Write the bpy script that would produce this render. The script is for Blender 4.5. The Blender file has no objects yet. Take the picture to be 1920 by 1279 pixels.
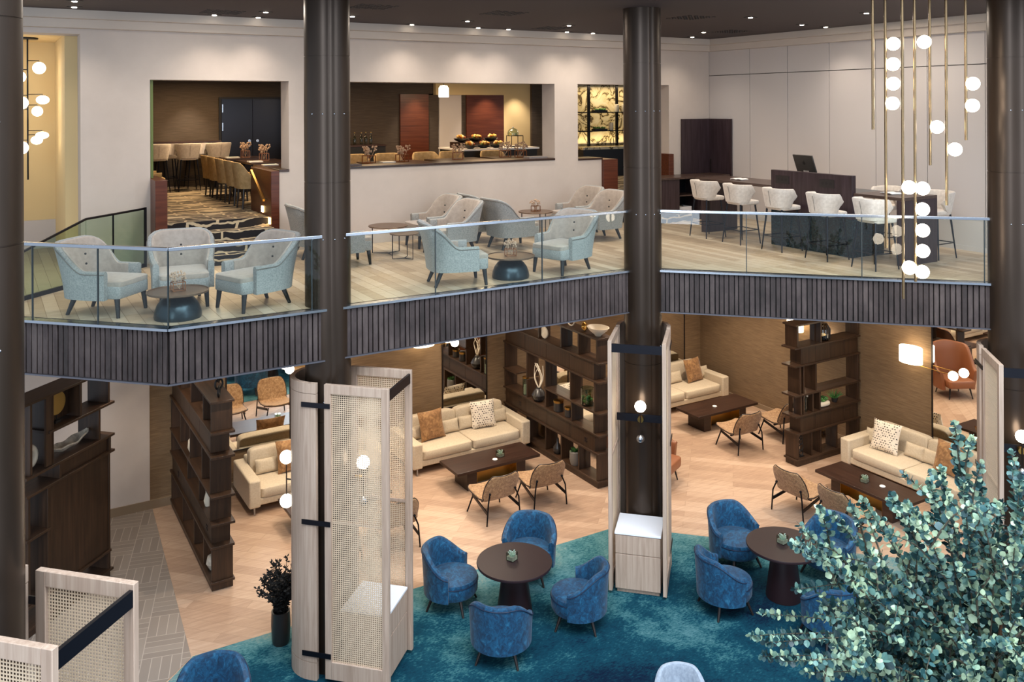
import bpy, bmesh, math, random
from mathutils import Vector, Matrix
random.seed(7)
SC = bpy.context.scene
COL = SC.collection
pi = math.pi

# ------------------------------------------------------------------ mesh builder
class MB:
    def __init__(s):
        s.v = []; s.f = []
    def add(s, vs, fs):
        o = len(s.v); s.v += [tuple(p) for p in vs]; s.f += [tuple(i + o for i in f) for f in fs]
        return s
    def box(s, x0, y0, z0, x1, y1, z1):
        if x0 > x1: x0, x1 = x1, x0
        if y0 > y1: y0, y1 = y1, y0
        if z0 > z1: z0, z1 = z1, z0
        return s.add([(x0,y0,z0),(x1,y0,z0),(x1,y1,z0),(x0,y1,z0),(x0,y0,z1),(x1,y0,z1),(x1,y1,z1),(x0,y1,z1)],
                     [(0,3,2,1),(4,5,6,7),(0,1,5,4),(1,2,6,5),(2,3,7,6),(3,0,4,7)])
    def obox(s, c, size, rz=0, rx=0, ry=0):
        m = Matrix.Translation(c) @ Matrix.Rotation(rz,4,'Z') @ Matrix.Rotation(ry,4,'Y') @ Matrix.Rotation(rx,4,'X')
        a, b, d = size[0]/2, size[1]/2, size[2]/2
        vs = [m @ Vector(p) for p in ((-a,-b,-d),(a,-b,-d),(a,b,-d),(-a,b,-d),(-a,-b,d),(a,-b,d),(a,b,d),(-a,b,d))]
        return s.add(vs, [(0,3,2,1),(4,5,6,7),(0,1,5,4),(1,2,6,5),(2,3,7,6),(3,0,4,7)])
    def bar(s, p0, p1, w, h, up=(0,0,1)):
        p0 = Vector(p0); p1 = Vector(p1); d = (p1-p0).normalized()
        u = Vector(up); sd = d.cross(u)
        if sd.length < 1e-4: sd = d.cross(Vector((1,0,0)))
        sd.normalize(); u = sd.cross(d).normalized()
        vs = []
        for p in (p0, p1):
            for a, b in ((-1,-1),(1,-1),(1,1),(-1,1)):
                vs.append(p + sd*a*w/2 + u*b*h/2)
        return s.add(vs, [(3,2,1,0),(4,5,6,7),(0,1,5,4),(1,2,6,5),(2,3,7,6),(3,0,4,7)])
    def cyl(s, p0, p1, r0, r1=None, n=12):
        r1 = r0 if r1 is None else r1
        p0 = Vector(p0); p1 = Vector(p1); d = (p1-p0).normalized()
        a = d.orthogonal().normalized(); b = d.cross(a)
        vs = []
        for p, r in ((p0, r0), (p1, r1)):
            for i in range(n):
                t = 2*pi*i/n
                vs.append(p + (a*math.cos(t)+b*math.sin(t))*r)
        fs = [(i, (i+1)%n, n+(i+1)%n, n+i) for i in range(n)]
        fs += [tuple(range(n-1,-1,-1)), tuple(range(n,2*n))]
        return s.add(vs, fs)
    def lathe(s, prof, n=24, c=(0,0,0), a0=0, a1=None, sx=1, sy=1):
        full = a1 is None
        m = n if full else n+1
        vs = []; fs = []
        for r, z in prof:
            for i in range(m):
                t = a0 + (2*pi*i/n if full else (a1-a0)*i/n)
                vs.append((c[0]+r*math.cos(t)*sx, c[1]+r*math.sin(t)*sy, c[2]+z))
        for j in range(len(prof)-1):
            for i in range(n):
                k = (i+1) % m
                fs.append((j*m+i, j*m+k, (j+1)*m+k, (j+1)*m+i))
        if full:
            if prof[0][0] > 1e-5: fs.append(tuple(range(m-1,-1,-1)))
            if prof[-1][0] > 1e-5: fs.append(tuple((len(prof)-1)*m+i for i in range(m)))
        return s.add(vs, fs)
    def tube(s, pts, r, n=8, closed=False):
        pts = [Vector(p) for p in pts]; k = len(pts)
        rr = r if isinstance(r, (list, tuple)) else [r]*k
        vs = []; fs = []; a = None
        for i, p in enumerate(pts):
            if closed: d = pts[(i+1)%k]-pts[i-1]
            else: d = pts[min(i+1,k-1)]-pts[max(i-1,0)]
            d = d.normalized() if d.length > 1e-9 else Vector((0,0,1))
            a = d.orthogonal().normalized() if a is None else (a - d*a.dot(d))
            a = a.normalized() if a.length > 1e-6 else d.orthogonal().normalized()
            b = d.cross(a)
            for j in range(n):
                t = 2*pi*j/n
                vs.append(p + (a*math.cos(t)+b*math.sin(t))*rr[i])
        for i in range(k if closed else k-1):
            i2 = (i+1) % k
            for j in range(n):
                j2 = (j+1) % n
                fs.append((i*n+j, i*n+j2, i2*n+j2, i2*n+j))
        if not closed:
            fs += [tuple(range(n-1,-1,-1)), tuple((k-1)*n+j for j in range(n))]
        return s.add(vs, fs)
    def sphere(s, c, r, nu=20, nv=12, sz=1.0):
        vs = [(c[0],c[1],c[2]-r*sz)]; fs = []
        for j in range(1, nv):
            t = -pi/2 + pi*j/nv
            for i in range(nu):
                a = 2*pi*i/nu
                vs.append((c[0]+r*math.cos(t)*math.cos(a), c[1]+r*math.cos(t)*math.sin(a), c[2]+r*sz*math.sin(t)))
        vs.append((c[0],c[1],c[2]+r*sz)); L = len(vs)-1
        for i in range(nu):
            fs.append((0, 1+(i+1)%nu, 1+i))
            for j in range(nv-2):
                a = 1+j*nu; fs.append((a+i, a+(i+1)%nu, a+nu+(i+1)%nu, a+nu+i))
            a = 1+(nv-2)*nu; fs.append((a+i, a+(i+1)%nu, L))
        return s.add(vs, fs)
    def soft(s, c, size, e1=.35, e2=.3, nu=36, nv=14, rz=0, rx=0, ry=0):
        m = Matrix.Translation(c) @ Matrix.Rotation(rz,4,'Z') @ Matrix.Rotation(ry,4,'Y') @ Matrix.Rotation(rx,4,'X')
        def pw(x, e): return math.copysign(abs(x)**e, x)
        vs = []; fs = []
        vs.append(m @ Vector((0,0,-size[2]/2)))
        for j in range(1, nv):
            t = -pi/2 + pi*j/nv
            for i in range(nu):
                a = 2*pi*i/nu
                vs.append(m @ Vector((size[0]/2*pw(math.cos(t),e1)*pw(math.cos(a),e2), size[1]/2*pw(math.cos(t),e1)*pw(math.sin(a),e2), size[2]/2*pw(math.sin(t),e1))))
        vs.append(m @ Vector((0,0,size[2]/2))); L = len(vs)-1
        for i in range(nu):
            fs.append((0, 1+(i+1)%nu, 1+i))
            for j in range(nv-2):
                a = 1+j*nu; fs.append((a+i, a+(i+1)%nu, a+nu+(i+1)%nu, a+nu+i))
            a = 1+(nv-2)*nu; fs.append((a+i, a+(i+1)%nu, L))
        return s.add(vs, fs)
    def prism(s, poly, z0, z1):
        n = len(poly)
        ar = sum(poly[i][0]*poly[(i+1)%n][1]-poly[(i+1)%n][0]*poly[i][1] for i in range(n))
        if ar < 0: poly = poly[::-1]
        vs = [(p[0],p[1],z0) for p in poly]+[(p[0],p[1],z1) for p in poly]
        fs = [tuple(range(n-1,-1,-1)), tuple(range(n,2*n))]+[(i,(i+1)%n,n+(i+1)%n,n+i) for i in range(n)]
        return s.add(vs, fs)
    def rings(s, R, cap=True):
        n = len(R[0]); vs = [p for r in R for p in r]; fs = []
        for i in range(len(R)-1):
            for j in range(n):
                fs.append((i*n+j, i*n+(j+1)%n, (i+1)*n+(j+1)%n, (i+1)*n+j))
        if cap: fs += [tuple(range(n-1,-1,-1)), tuple((len(R)-1)*n+j for j in range(n))]
        return s.add(vs, fs)
    def sheet(s, G, t):
        nr = len(G); nc = len(G[0]); G = [[Vector(p) for p in r] for r in G]
        N = [[None]*nc for _ in range(nr)]
        for i in range(nr):
            for j in range(nc):
                du = G[min(i+1,nr-1)][j]-G[max(i-1,0)][j]; dv = G[i][min(j+1,nc-1)]-G[i][max(j-1,0)]
                n = du.cross(dv); N[i][j] = n.normalized() if n.length > 1e-9 else Vector((0,0,1))
        vs = [G[i][j]+N[i][j]*t/2 for i in range(nr) for j in range(nc)]+[G[i][j]-N[i][j]*t/2 for i in range(nr) for j in range(nc)]
        o = nr*nc; fs = []
        for i in range(nr-1):
            for j in range(nc-1):
                a = i*nc+j; fs.append((a, a+nc, a+nc+1, a+1)); fs.append((o+a, o+a+1, o+a+nc+1, o+a+nc))
        for j in range(nc-1):
            fs.append((j, j+1, o+j+1, o+j)); a = (nr-1)*nc+j; fs.append((a+1, a, o+a, o+a+1))
        for i in range(nr-1):
            a = i*nc; fs.append((a+nc, a, o+a, o+a+nc)); a = i*nc+nc-1; fs.append((a, a+nc, o+a+nc, o+a))
        return s.add(vs, fs)
    def build(s, name, mat, parent=None, loc=(0,0,0), rz=0, bevel=0, seg=2, angle=38, sub=0, label=None, flat=False):
        me = bpy.data.meshes.new(name); me.from_pydata(s.v, [], s.f); me.update()
        bm = bmesh.new(); bm.from_mesh(me); bmesh.ops.recalc_face_normals(bm, faces=bm.faces); bm.to_mesh(me); bm.free()
        me.materials.append(mat)
        if not flat:
            me.polygons.foreach_set('use_smooth', [True]*len(me.polygons))
            me.set_sharp_from_angle(angle=math.radians(angle))
        o = bpy.data.objects.new(name, me); COL.objects.link(o)
        o.location = loc; o.rotation_euler = (0,0,rz)
        if parent is not None: o.parent = parent
        if bevel:
            b = o.modifiers.new('bevel','BEVEL'); b.width = bevel; b.segments = seg; b.limit_method = 'ANGLE'; b.angle_limit = math.radians(40)
            b.harden_normals = False
        if sub:
            b = o.modifiers.new('sub','SUBSURF'); b.levels = sub; b.render_levels = sub
        if label: o['label'] = label
        return o

def tag(o, label=None, cat=None, group=None, kind=None):
    if label: o['label'] = label
    if cat: o['category'] = cat
    if group: o['group'] = group
    if kind: o['kind'] = kind
    return o
def thing(name, label, cat, loc=(0,0,0), rz=0, group=None):
    o = bpy.data.objects.new(name, None); COL.objects.link(o)
    o.location = loc; o.rotation_euler = (0,0,rz); o.empty_display_size = .1
    return tag(o, label, cat, group)
def copy_tree(o, parent=None):
    c = o.copy(); COL.objects.link(c)
    if parent is not None: c.parent = parent
    for ch in list(o.children):
        copy_tree(ch, c)
    return c
class Kind:
    """first place() moves the original, later ones copy it"""
    def __init__(s, root): s.root = root; s.used = False
    def place(s, loc, rz, label, group=None):
        o = s.root
        if s.used: o = copy_tree(s.root)
        s.used = True
        o.location = loc; o.rotation_euler = (0,0,rz); o['label'] = label
        if group: o['group'] = group
        return o
def struct(name, mb, mat, **k):
    return tag(mb.build(name, mat, **k), kind='structure')

# ------------------------------------------------------------------ materials
def rgb(h):
    h = h.lstrip('#'); c = [int(h[i:i+2],16)/255 for i in (0,2,4)]
    return tuple((x/12.92 if x <= .04045 else ((x+.055)/1.055)**2.4) for x in c)+(1,)
def newmat(name):
    m = bpy.data.materials.new(name); m.use_nodes = True
    nt = m.node_tree; return m, nt, nt.nodes['Principled BSDF']
def N(nt, t, **k):
    n = nt.nodes.new(t)
    for a, b in k.items():
        if a in n.inputs: n.inputs[a].default_value = b
        else: setattr(n, a, b)
    return n
def plain(name, col, rough=.5, metal=0, spec=.5, coat=0):
    m, nt, b = newmat(name)
    b.inputs['Base Color'].default_value = rgb(col); b.inputs['Roughness'].default_value = rough
    b.inputs['Metallic'].default_value = metal; b.inputs['Specular IOR Level'].default_value = spec
    if coat: b.inputs['Coat Weight'].default_value = coat
    return m
def coords(nt, scale=(1,1,1), rot=(0,0,0), which='Object'):
    t = N(nt, 'ShaderNodeTexCoord'); mp = N(nt, 'ShaderNodeMapping')
    mp.inputs['Scale'].default_value = scale; mp.inputs['Rotation'].default_value = rot
    nt.links.new(t.outputs[which], mp.inputs['Vector']); return mp
def ramp(nt, fac, stops):
    r = N(nt, 'ShaderNodeValToRGB'); el = r.color_ramp.elements
    while len(el) < len(stops): el.new(.5)
    for e, (p, c) in zip(el, stops):
        e.position = p; e.color = rgb(c) if isinstance(c, str) else c
    nt.links.new(fac, r.inputs['Fac']); return r
def mottled(name, stops, scale=(6,6,6), rough=.7, detail=5, bump=0, bscale=200, metal=0, spec=.4, sheen=0, distort=0, rot=(0,0,0), island=0, rr=None, detrough=.6):
    m, nt, b = newmat(name); mp = coords(nt, scale, rot)
    nz = N(nt, 'ShaderNodeTexNoise'); nz.inputs['Scale'].default_value = 1; nz.inputs['Detail'].default_value = detail
    nz.inputs['Roughness'].default_value = detrough; nz.inputs['Distortion'].default_value = distort
    nt.links.new(mp.outputs[0], nz.inputs['Vector'])
    fac = nz.outputs['Fac']
    if island:
        g = N(nt, 'ShaderNodeNewGeometry'); ma = N(nt, 'ShaderNodeMath', operation='MULTIPLY_ADD')
        nt.links.new(g.outputs['Random Per Island'], ma.inputs[0]); ma.inputs[1].default_value = island
        nt.links.new(fac, ma.inputs[2])
        sb = N(nt, 'ShaderNodeMath', operation='SUBTRACT'); nt.links.new(ma.outputs[0], sb.inputs[0]); sb.inputs[1].default_value = island/2
        fac = sb.outputs[0]
    r = ramp(nt, fac, stops); nt.links.new(r.outputs['Color'], b.inputs['Base Color'])
    b.inputs['Roughness'].default_value = rough; b.inputs['Metallic'].default_value = metal; b.inputs['Specular IOR Level'].default_value = spec
    if sheen: b.inputs['Sheen Weight'].default_value = sheen
    if bump:
        n2 = N(nt, 'ShaderNodeTexNoise'); n2.inputs['Scale'].default_value = bscale; n2.inputs['Detail'].default_value = 2
        t2 = N(nt, 'ShaderNodeTexCoord'); nt.links.new(t2.outputs['Object'], n2.inputs['Vector'])
        bp = N(nt, 'ShaderNodeBump'); bp.inputs['Strength'].default_value = bump; bp.inputs['Distance'].default_value = .01
        nt.links.new(n2.outputs['Fac'], bp.inputs['Height']); nt.links.new(bp.outputs['Normal'], b.inputs['Normal'])
    return m
def emit(name, col, strength):
    m, nt, b = newmat(name)
    b.inputs['Base Color'].default_value = rgb(col); b.inputs['Emission Color'].default_value = rgb(col); b.inputs['Emission Strength'].default_value = strength
    return m
def glassy(name, tint='#eef4f2', refl=1.0, ior=1.5, rough=0.0):
    m = bpy.data.materials.new(name); m.use_nodes = True; nt = m.node_tree
    nt.nodes.remove(nt.nodes['Principled BSDF']); out = nt.nodes['Material Output']
    t = N(nt, 'ShaderNodeBsdfTransparent'); t.inputs['Color'].default_value = rgb(tint)
    g = N(nt, 'ShaderNodeBsdfGlossy'); g.inputs['Roughness'].default_value = rough
    fr = N(nt, 'ShaderNodeFresnel'); fr.inputs['IOR'].default_value = ior
    mu = N(nt, 'ShaderNodeMath', operation='MULTIPLY'); nt.links.new(fr.outputs[0], mu.inputs[0]); mu.inputs[1].default_value = refl
    ge = N(nt, 'ShaderNodeNewGeometry'); iv = N(nt, 'ShaderNodeMath', operation='SUBTRACT'); iv.inputs[0].default_value = 1; nt.links.new(ge.outputs['Backfacing'], iv.inputs[1])
    m0 = mu; mu = N(nt, 'ShaderNodeMath', operation='MULTIPLY'); nt.links.new(m0.outputs[0], mu.inputs[0]); nt.links.new(iv.outputs[0], mu.inputs[1])
    mx = N(nt, 'ShaderNodeMixShader'); nt.links.new(mu.outputs[0], mx.inputs[0]); nt.links.new(t.outputs[0], mx.inputs[1]); nt.links.new(g.outputs[0], mx.inputs[2])
    nt.links.new(mx.outputs[0], out.inputs['Surface']); return m
def planks(name, cols, rot, width=.16, length=1.6, rough=.4, line='#6b5540', grain=.5, lw=.004):
    m, nt, b = newmat(name); mp = coords(nt, (1,1,1), (0,0,rot))
    br = N(nt, 'ShaderNodeTexBrick'); br.offset = .37; br.offset_frequency = 2
    br.inputs['Color1'].default_value = (0,0,0,1); br.inputs['Color2'].default_value = (1,1,1,1); br.inputs['Mortar'].default_value = (.5,.5,.5,1)
    br.inputs['Scale'].default_value = 1; br.inputs['Mortar Size'].default_value = lw; br.inputs['Brick Width'].default_value = length; br.inputs['Row Height'].default_value = width
    nt.links.new(mp.outputs[0], br.inputs['Vector'])
    mp2 = coords(nt, (1.6,16,1), (0,0,rot)); nz = N(nt, 'ShaderNodeTexNoise'); nz.inputs['Scale'].default_value = 1.5; nz.inputs['Detail'].default_value = 8; nz.inputs['Roughness'].default_value = .65; nz.inputs['Distortion'].default_value = .6
    nt.links.new(mp2.outputs[0], nz.inputs['Vector'])
    mx = N(nt, 'ShaderNodeMix', data_type='FLOAT'); mx.inputs[0].default_value = grain
    nt.links.new(br.outputs['Color'], mx.inputs[2]); nt.links.new(nz.outputs['Fac'], mx.inputs[3])
    r = ramp(nt, mx.outputs[0], cols)
    m2 = N(nt, 'ShaderNodeMix', data_type='RGBA'); nt.links.new(br.outputs['Fac'], m2.inputs[0]); nt.links.new(r.outputs['Color'], m2.inputs[6]); m2.inputs[7].default_value = rgb(line)
    nt.links.new(m2.outputs[2], b.inputs['Base Color']); b.inputs['Roughness'].default_value = rough
    bp = N(nt, 'ShaderNodeBump'); bp.inputs['Strength'].default_value = .15; bp.inputs['Distance'].default_value = .004; bp.invert = True
    nt.links.new(br.outputs['Fac'], bp.inputs['Height']); nt.links.new(bp.outputs['Normal'], b.inputs['Normal'])
    return m
def wood(name, stops, axis=2, rough=.45, fine=22, island=.25, spec=.4):
    sc = [fine, fine, fine]; sc[axis] = 1.3
    return mottled(name, stops, tuple(sc), rough, 6, distort=.5, island=island, spec=spec)

M = {}
M['white_wall'] = mottled('white_plaster', [(.3,'#bdb1a8'),(.7,'#c3b7ae')], (3,3,3), .85)
M['white_panel'] = plain('white_wall_panel', '#beb6b2', .7)
M['groove'] = plain('groove_dark', '#5d544d', .8)
M['cornice'] = plain('cornice_plaster', '#bfb3a8', .8)
M['yellow_wall'] = plain('cream_yellow_paint', '#d3ba8a', .8)
M['dark_ceiling'] = plain('dark_ceiling_paint', '#3a2f2f', .75)
M['vent'] = plain('vent_black', '#1b1516', .6)
M['lamp_spot'] = emit('downlight_lens', '#fff2dd', 14)
M['downlight_ring'] = plain('downlight_ring', '#6d6560', .5, .3)
M['brown_fabric'] = mottled('brown_woven_wallcovering', [(.25,'#65513a'),(.5,'#776047'),(.75,'#897153')], (3,3,60), .8, 6, bump=.25, bscale=90)
M['dark_fabric_wall'] = mottled('dark_brown_wallcovering', [(.3,'#3a3029'),(.7,'#4b4037')], (3,3,60), .8, 6, bump=.2, bscale=90)
M['column'] = mottled('bronze_column_metal', [(.3,'#35291f'),(.7,'#40332a')], (2,2,.6), .34, 3, metal=.6, spec=.6)
M['bronze'] = plain('dark_bronze_metal', '#2c2420', .4, .6)
M['black_metal'] = plain('black_steel', '#17151a', .35, .7)
M['steel'] = plain('brushed_steel', '#a9aeb6', .25, 1)
M['brass'] = plain('aged_brass', '#b08a4a', .28, 1)
M['gold_rod'] = plain('warm_brass_rod', '#8a7355', .25, .9)
M['fascia'] = mottled('smoked_oak_batten', [(.25,'#221b18'),(.5,'#3d3230'),(.8,'#5a4e4a')], (3.2,3.2,1.6), .6, 7, island=.22, detrough=.7)
M['fascia_back'] = plain('fascia_backing', '#120e0d', .8)
M['floor_up'] = planks('oak_planks_upper', [(.25,'#988068'),(.45,'#ae967d'),(.6,'#bba58d'),(.8,'#c9b6a0')], pi/2, .16, 1.9, .38, '#846a50', .6)
M['floor_low'] = planks('oak_planks_lower', [(.25,'#917664'),(.45,'#a68a74'),(.6,'#b39882'),(.8,'#c0a792')], pi/4, .2, 2.2, .36, '#8d7460', .74, .003)
M['marble'] = None
M['dark_wood'] = wood('smoked_dark_oak', [(.25,'#241810'),(.5,'#352418'),(.8,'#473122')], 2, .42)
M['dark_wood_x'] = wood('smoked_dark_oak_boards', [(.25,'#241810'),(.5,'#352418'),(.8,'#473122')], 1, .42)
M['espresso'] = wood('espresso_veneer', [(.25,'#231819'),(.5,'#33262a'),(.8,'#43353a')], 2, .35)
M['espresso_top'] = wood('espresso_veneer_top', [(.25,'#33251f'),(.5,'#463630'),(.8,'#57463e')], 1, .28)
M['walnut_top'] = wood('dark_walnut_top', [(.25,'#22150f'),(.5,'#33211a'),(.8,'#452f25')], 0, .3)
M['mahogany'] = wood('red_mahogany', [(.25,'#3a1a0f'),(.5,'#532818'),(.8,'#693824')], 0, .35, 30)
M['mahogany_v'] = wood('mahogany_veneer', [(.25,'#4f2415'),(.5,'#673523'),(.8,'#7d4731')], 0, .4, 30)
M['ash'] = wood('limed_ash', [(.2,'#9d8370'),(.5,'#b49b88'),(.8,'#c8b19e')], 2, .5, 30, .15)
M['cane'] = plain('woven_cane', '#d6bda0', .55)
M['white_top'] = plain('white_solid_surface', '#f0eef0', .3)
M['bar_dark'] = plain('blackened_flat_steel', '#1d1d24', .3, .6)
M['blue'] = mottled('blue_crushed_velvet', [(.3,'#062135'),(.46,'#0a3857'),(.6,'#125275'),(.78,'#3c80a0')], (16,16,12), .6, 8, sheen=.12, distort=1.0, detrough=.7)
M['blue_piping'] = plain('navy_piping', '#0a1e3a', .6)
M['grey_blue'] = mottled('grey_velvet', [(.3,'#7d8794'),(.7,'#a3acb8')], (20,20,20), .7, 6, sheen=.4)
M['tub_leg'] = plain('dark_stained_leg', '#1f1512', .4)
M['arm_fabric'] = mottled('grey_weave', [(.3,'#757776'),(.5,'#8d8d8a'),(.75,'#a4a19b')], (60,60,60), .85, 4, bump=.3, bscale=260, sheen=.2)
M['arm_inner'] = mottled('taupe_velvet', [(.3,'#8f8277'),(.7,'#a39588')], (16,16,16), .7, 4, sheen=.4)
M['arm_piping'] = plain('dark_piping', '#6d665f', .7)
M['stool_fabric'] = mottled('oat_velvet', [(.3,'#b9ada1'),(.7,'#d0c5b9')], (20,20,20), .75, 4, sheen=.4)
M['sofa'] = mottled('cream_wool', [(.3,'#bfae94'),(.7,'#cfc0a8')], (40,40,40), .85, 4, bump=.2, bscale=220, sheen=.15)
M['suede'] = mottled('tan_suede', [(.3,'#6b4a28'),(.5,'#916840'),(.7,'#b58a58')], (14,14,14), .75, 7, sheen=.3, distort=.8)
M['suede_chair'] = mottled('tan_suede_upholstery', [(.3,'#63482f'),(.5,'#92704e'),(.7,'#b89a74')], (26,26,26), .75, 8, sheen=.2, distort=.8, detrough=.7)
M['leather'] = plain('cognac_leather', '#8f5a3c', .42)
M['baseboard_tan'] = plain('baseboard_tan', '#83705a', .5)
M['dining_fabric'] = mottled('mustard_weave', [(.3,'#9b8155'),(.7,'#bca076')], (14,14,14), .8, 5)
M['glass'] = glassy('clear_glass', '#f8fcfa', .9)
M['glass_edge'] = plain('dark_glass_joint', '#283032', .3)
M['glass_green'] = glassy('greenish_glass', '#dfe9df', .6)
M['jar_glass'] = glassy('jar_glass', '#d2dcd4', 2.2)
M['mirror'] = plain('mirror_silver', '#f2f0ea', .015, 1)
M['globe'] = emit('opal_globe_glow', '#fff0d8', 9)
M['globe_soft'] = emit('opal_globe_soft', '#fff0d8', 4.0)
M['dining_wall'] = mottled('dining_wallcovering', [(.25,'#453a2d'),(.5,'#52463a'),(.75,'#5f5244')], (3,3,60), .8, 6, bump=.25, bscale=90)
M['lip'] = plain('dull_steel_lip', '#6c6a70', .4, .8)
M['globe_dim'] = emit('opal_globe_dim', '#fff0d2', 2.2)
M['shade'] = emit('lamp_shade_glow', '#ffe9c4', 4.5)
M['tablet'] = plain('dark_table_lacquer', '#28181a', .42)
M['dome'] = mottled('dark_blue_metal', [(.3,'#1f2a30'),(.7,'#2c3a42')], (5,5,5), .28, 4, metal=.6)
M['tray_top'] = plain('bronze_tray', '#6a5443', .35, .5)
M['ceramic'] = plain('cream_ceramic', '#d9cdb8', .4)
M['dark_vase'] = plain('dark_grey_vase', '#2a2726', .3)
M['stone'] = mottled('rough_stone', [(.3,'#8d8478'),(.7,'#c9bfae')], (12,12,12), .8, 6)
M['leaf'] = mottled('plant_leaf', [(.2,'#2f5a2a'),(.8,'#5d8f45')], (20,20,20), .5, 3, island=.6)
M['succulent'] = plain('pale_succulent', '#bfd0c0', .5)
M['paper'] = plain('white_paper', '#e4e2de', .6)
M['dry'] = plain('dried_flower', '#b99d85', .8)
M['rustwire'] = plain('copper_wire', '#8a5a3c', .35, .6)
M['socket'] = plain('socket_plate', '#1a1517', .4)
M['imac'] = plain('silver_aluminium', '#4c4a48', .35, .6)
M['black'] = plain('matt_black', '#0e0d0f', .5)
M['granite'] = mottled('green_black_granite', [(.42,'#101820'),(.6,'#22343a'),(.72,'#7f9aa0')], (26,26,26), .2, 8, detrough=.8)
M['food'] = mottled('bread_and_fruit', [(.3,'#a04a20'),(.45,'#e0a840'),(.6,'#f0e0b0'),(.75,'#8a9a40')], (12,12,12), .5, 4, island=.8)
M['tree_leaf'] = mottled('eucalyptus_leaf', [(.15,'#122e32'),(.38,'#345e60'),(.58,'#6a8f84'),(.8,'#afc3a0')], (1.2,1.2,1.2), .45, 3, island=.85, spec=.5)
M['bark'] = mottled('brown_bark', [(.3,'#4a2f20'),(.7,'#7a543a')], (9,9,3), .8, 6)
M['twig'] = plain('grey_brown_twig', '#4c4438', .7)
M['dried_black'] = plain('black_dried_foliage', '#15120f', .8)
M['art_gold'] = plain('gold_disc', '#a88745', .45, .4)
M['concrete_pot'] = plain('concrete_pot', '#6d6862', .8)
M['led_warm'] = emit('warm_step_light', '#ffd28a', 9)
M['tile_old'] = planks('grey_tile', [(.2,'#8f8378'),(.5,'#a2958a'),(.85,'#b0a396')], .26, .17, .75, .5, '#c5b9ac', .25, .005)
M['green_strip'] = plain('green_glass_edge', '#68783c', .3)

def carpet_blue():
    m, nt, b = newmat('teal_patterned_carpet'); mp = coords(nt, (1,1,1), (0,0,.5))
    n1 = N(nt,'ShaderNodeTexNoise'); mp.inputs['Location'].default_value = (-9,-7,0)
    n1.inputs['Scale'].default_value = .36; n1.inputs['Detail'].default_value = 10; n1.inputs['Roughness'].default_value = .72; n1.inputs['Distortion'].default_value = .15
    nt.links.new(mp.outputs[0], n1.inputs['Vector'])
    mp2 = coords(nt, (18,42,1), (0,0,.45)); n2 = N(nt,'ShaderNodeTexNoise'); n2.inputs['Scale'].default_value = 1; n2.inputs['Detail'].default_value = 5; n2.inputs['Roughness'].default_value = .7
    nt.links.new(mp2.outputs[0], n2.inputs['Vector'])
    mx = N(nt,'ShaderNodeMix',data_type='FLOAT'); mx.inputs[0].default_value = .26
    nt.links.new(n1.outputs['Fac'], mx.inputs[2]); nt.links.new(n2.outputs['Fac'], mx.inputs[3])
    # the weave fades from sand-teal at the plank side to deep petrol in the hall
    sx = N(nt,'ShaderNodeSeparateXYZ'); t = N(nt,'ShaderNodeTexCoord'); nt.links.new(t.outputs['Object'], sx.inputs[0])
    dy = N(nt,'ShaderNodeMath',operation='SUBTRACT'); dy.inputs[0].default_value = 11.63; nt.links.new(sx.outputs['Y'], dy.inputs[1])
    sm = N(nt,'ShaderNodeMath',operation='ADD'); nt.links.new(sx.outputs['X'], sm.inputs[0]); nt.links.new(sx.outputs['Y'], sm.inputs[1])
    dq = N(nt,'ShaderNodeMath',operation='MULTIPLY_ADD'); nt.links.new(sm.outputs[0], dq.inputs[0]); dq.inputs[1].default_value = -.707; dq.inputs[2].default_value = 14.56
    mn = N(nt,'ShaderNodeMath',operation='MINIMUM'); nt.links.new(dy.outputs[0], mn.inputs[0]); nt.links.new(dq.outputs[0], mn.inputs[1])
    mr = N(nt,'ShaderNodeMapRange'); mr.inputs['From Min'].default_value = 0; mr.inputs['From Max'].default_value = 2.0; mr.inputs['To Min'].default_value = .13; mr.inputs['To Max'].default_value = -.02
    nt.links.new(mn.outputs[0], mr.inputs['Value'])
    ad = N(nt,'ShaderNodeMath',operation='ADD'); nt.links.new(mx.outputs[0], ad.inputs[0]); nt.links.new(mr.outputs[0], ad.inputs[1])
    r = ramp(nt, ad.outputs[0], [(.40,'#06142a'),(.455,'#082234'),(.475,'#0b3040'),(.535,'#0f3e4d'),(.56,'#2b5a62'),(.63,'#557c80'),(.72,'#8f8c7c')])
    nt.links.new(r.outputs['Color'], b.inputs['Base Color']); b.inputs['Roughness'].default_value = .95; b.inputs['Specular IOR Level'].default_value = .1
    return m
M['carpet'] = carpet_blue()
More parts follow.
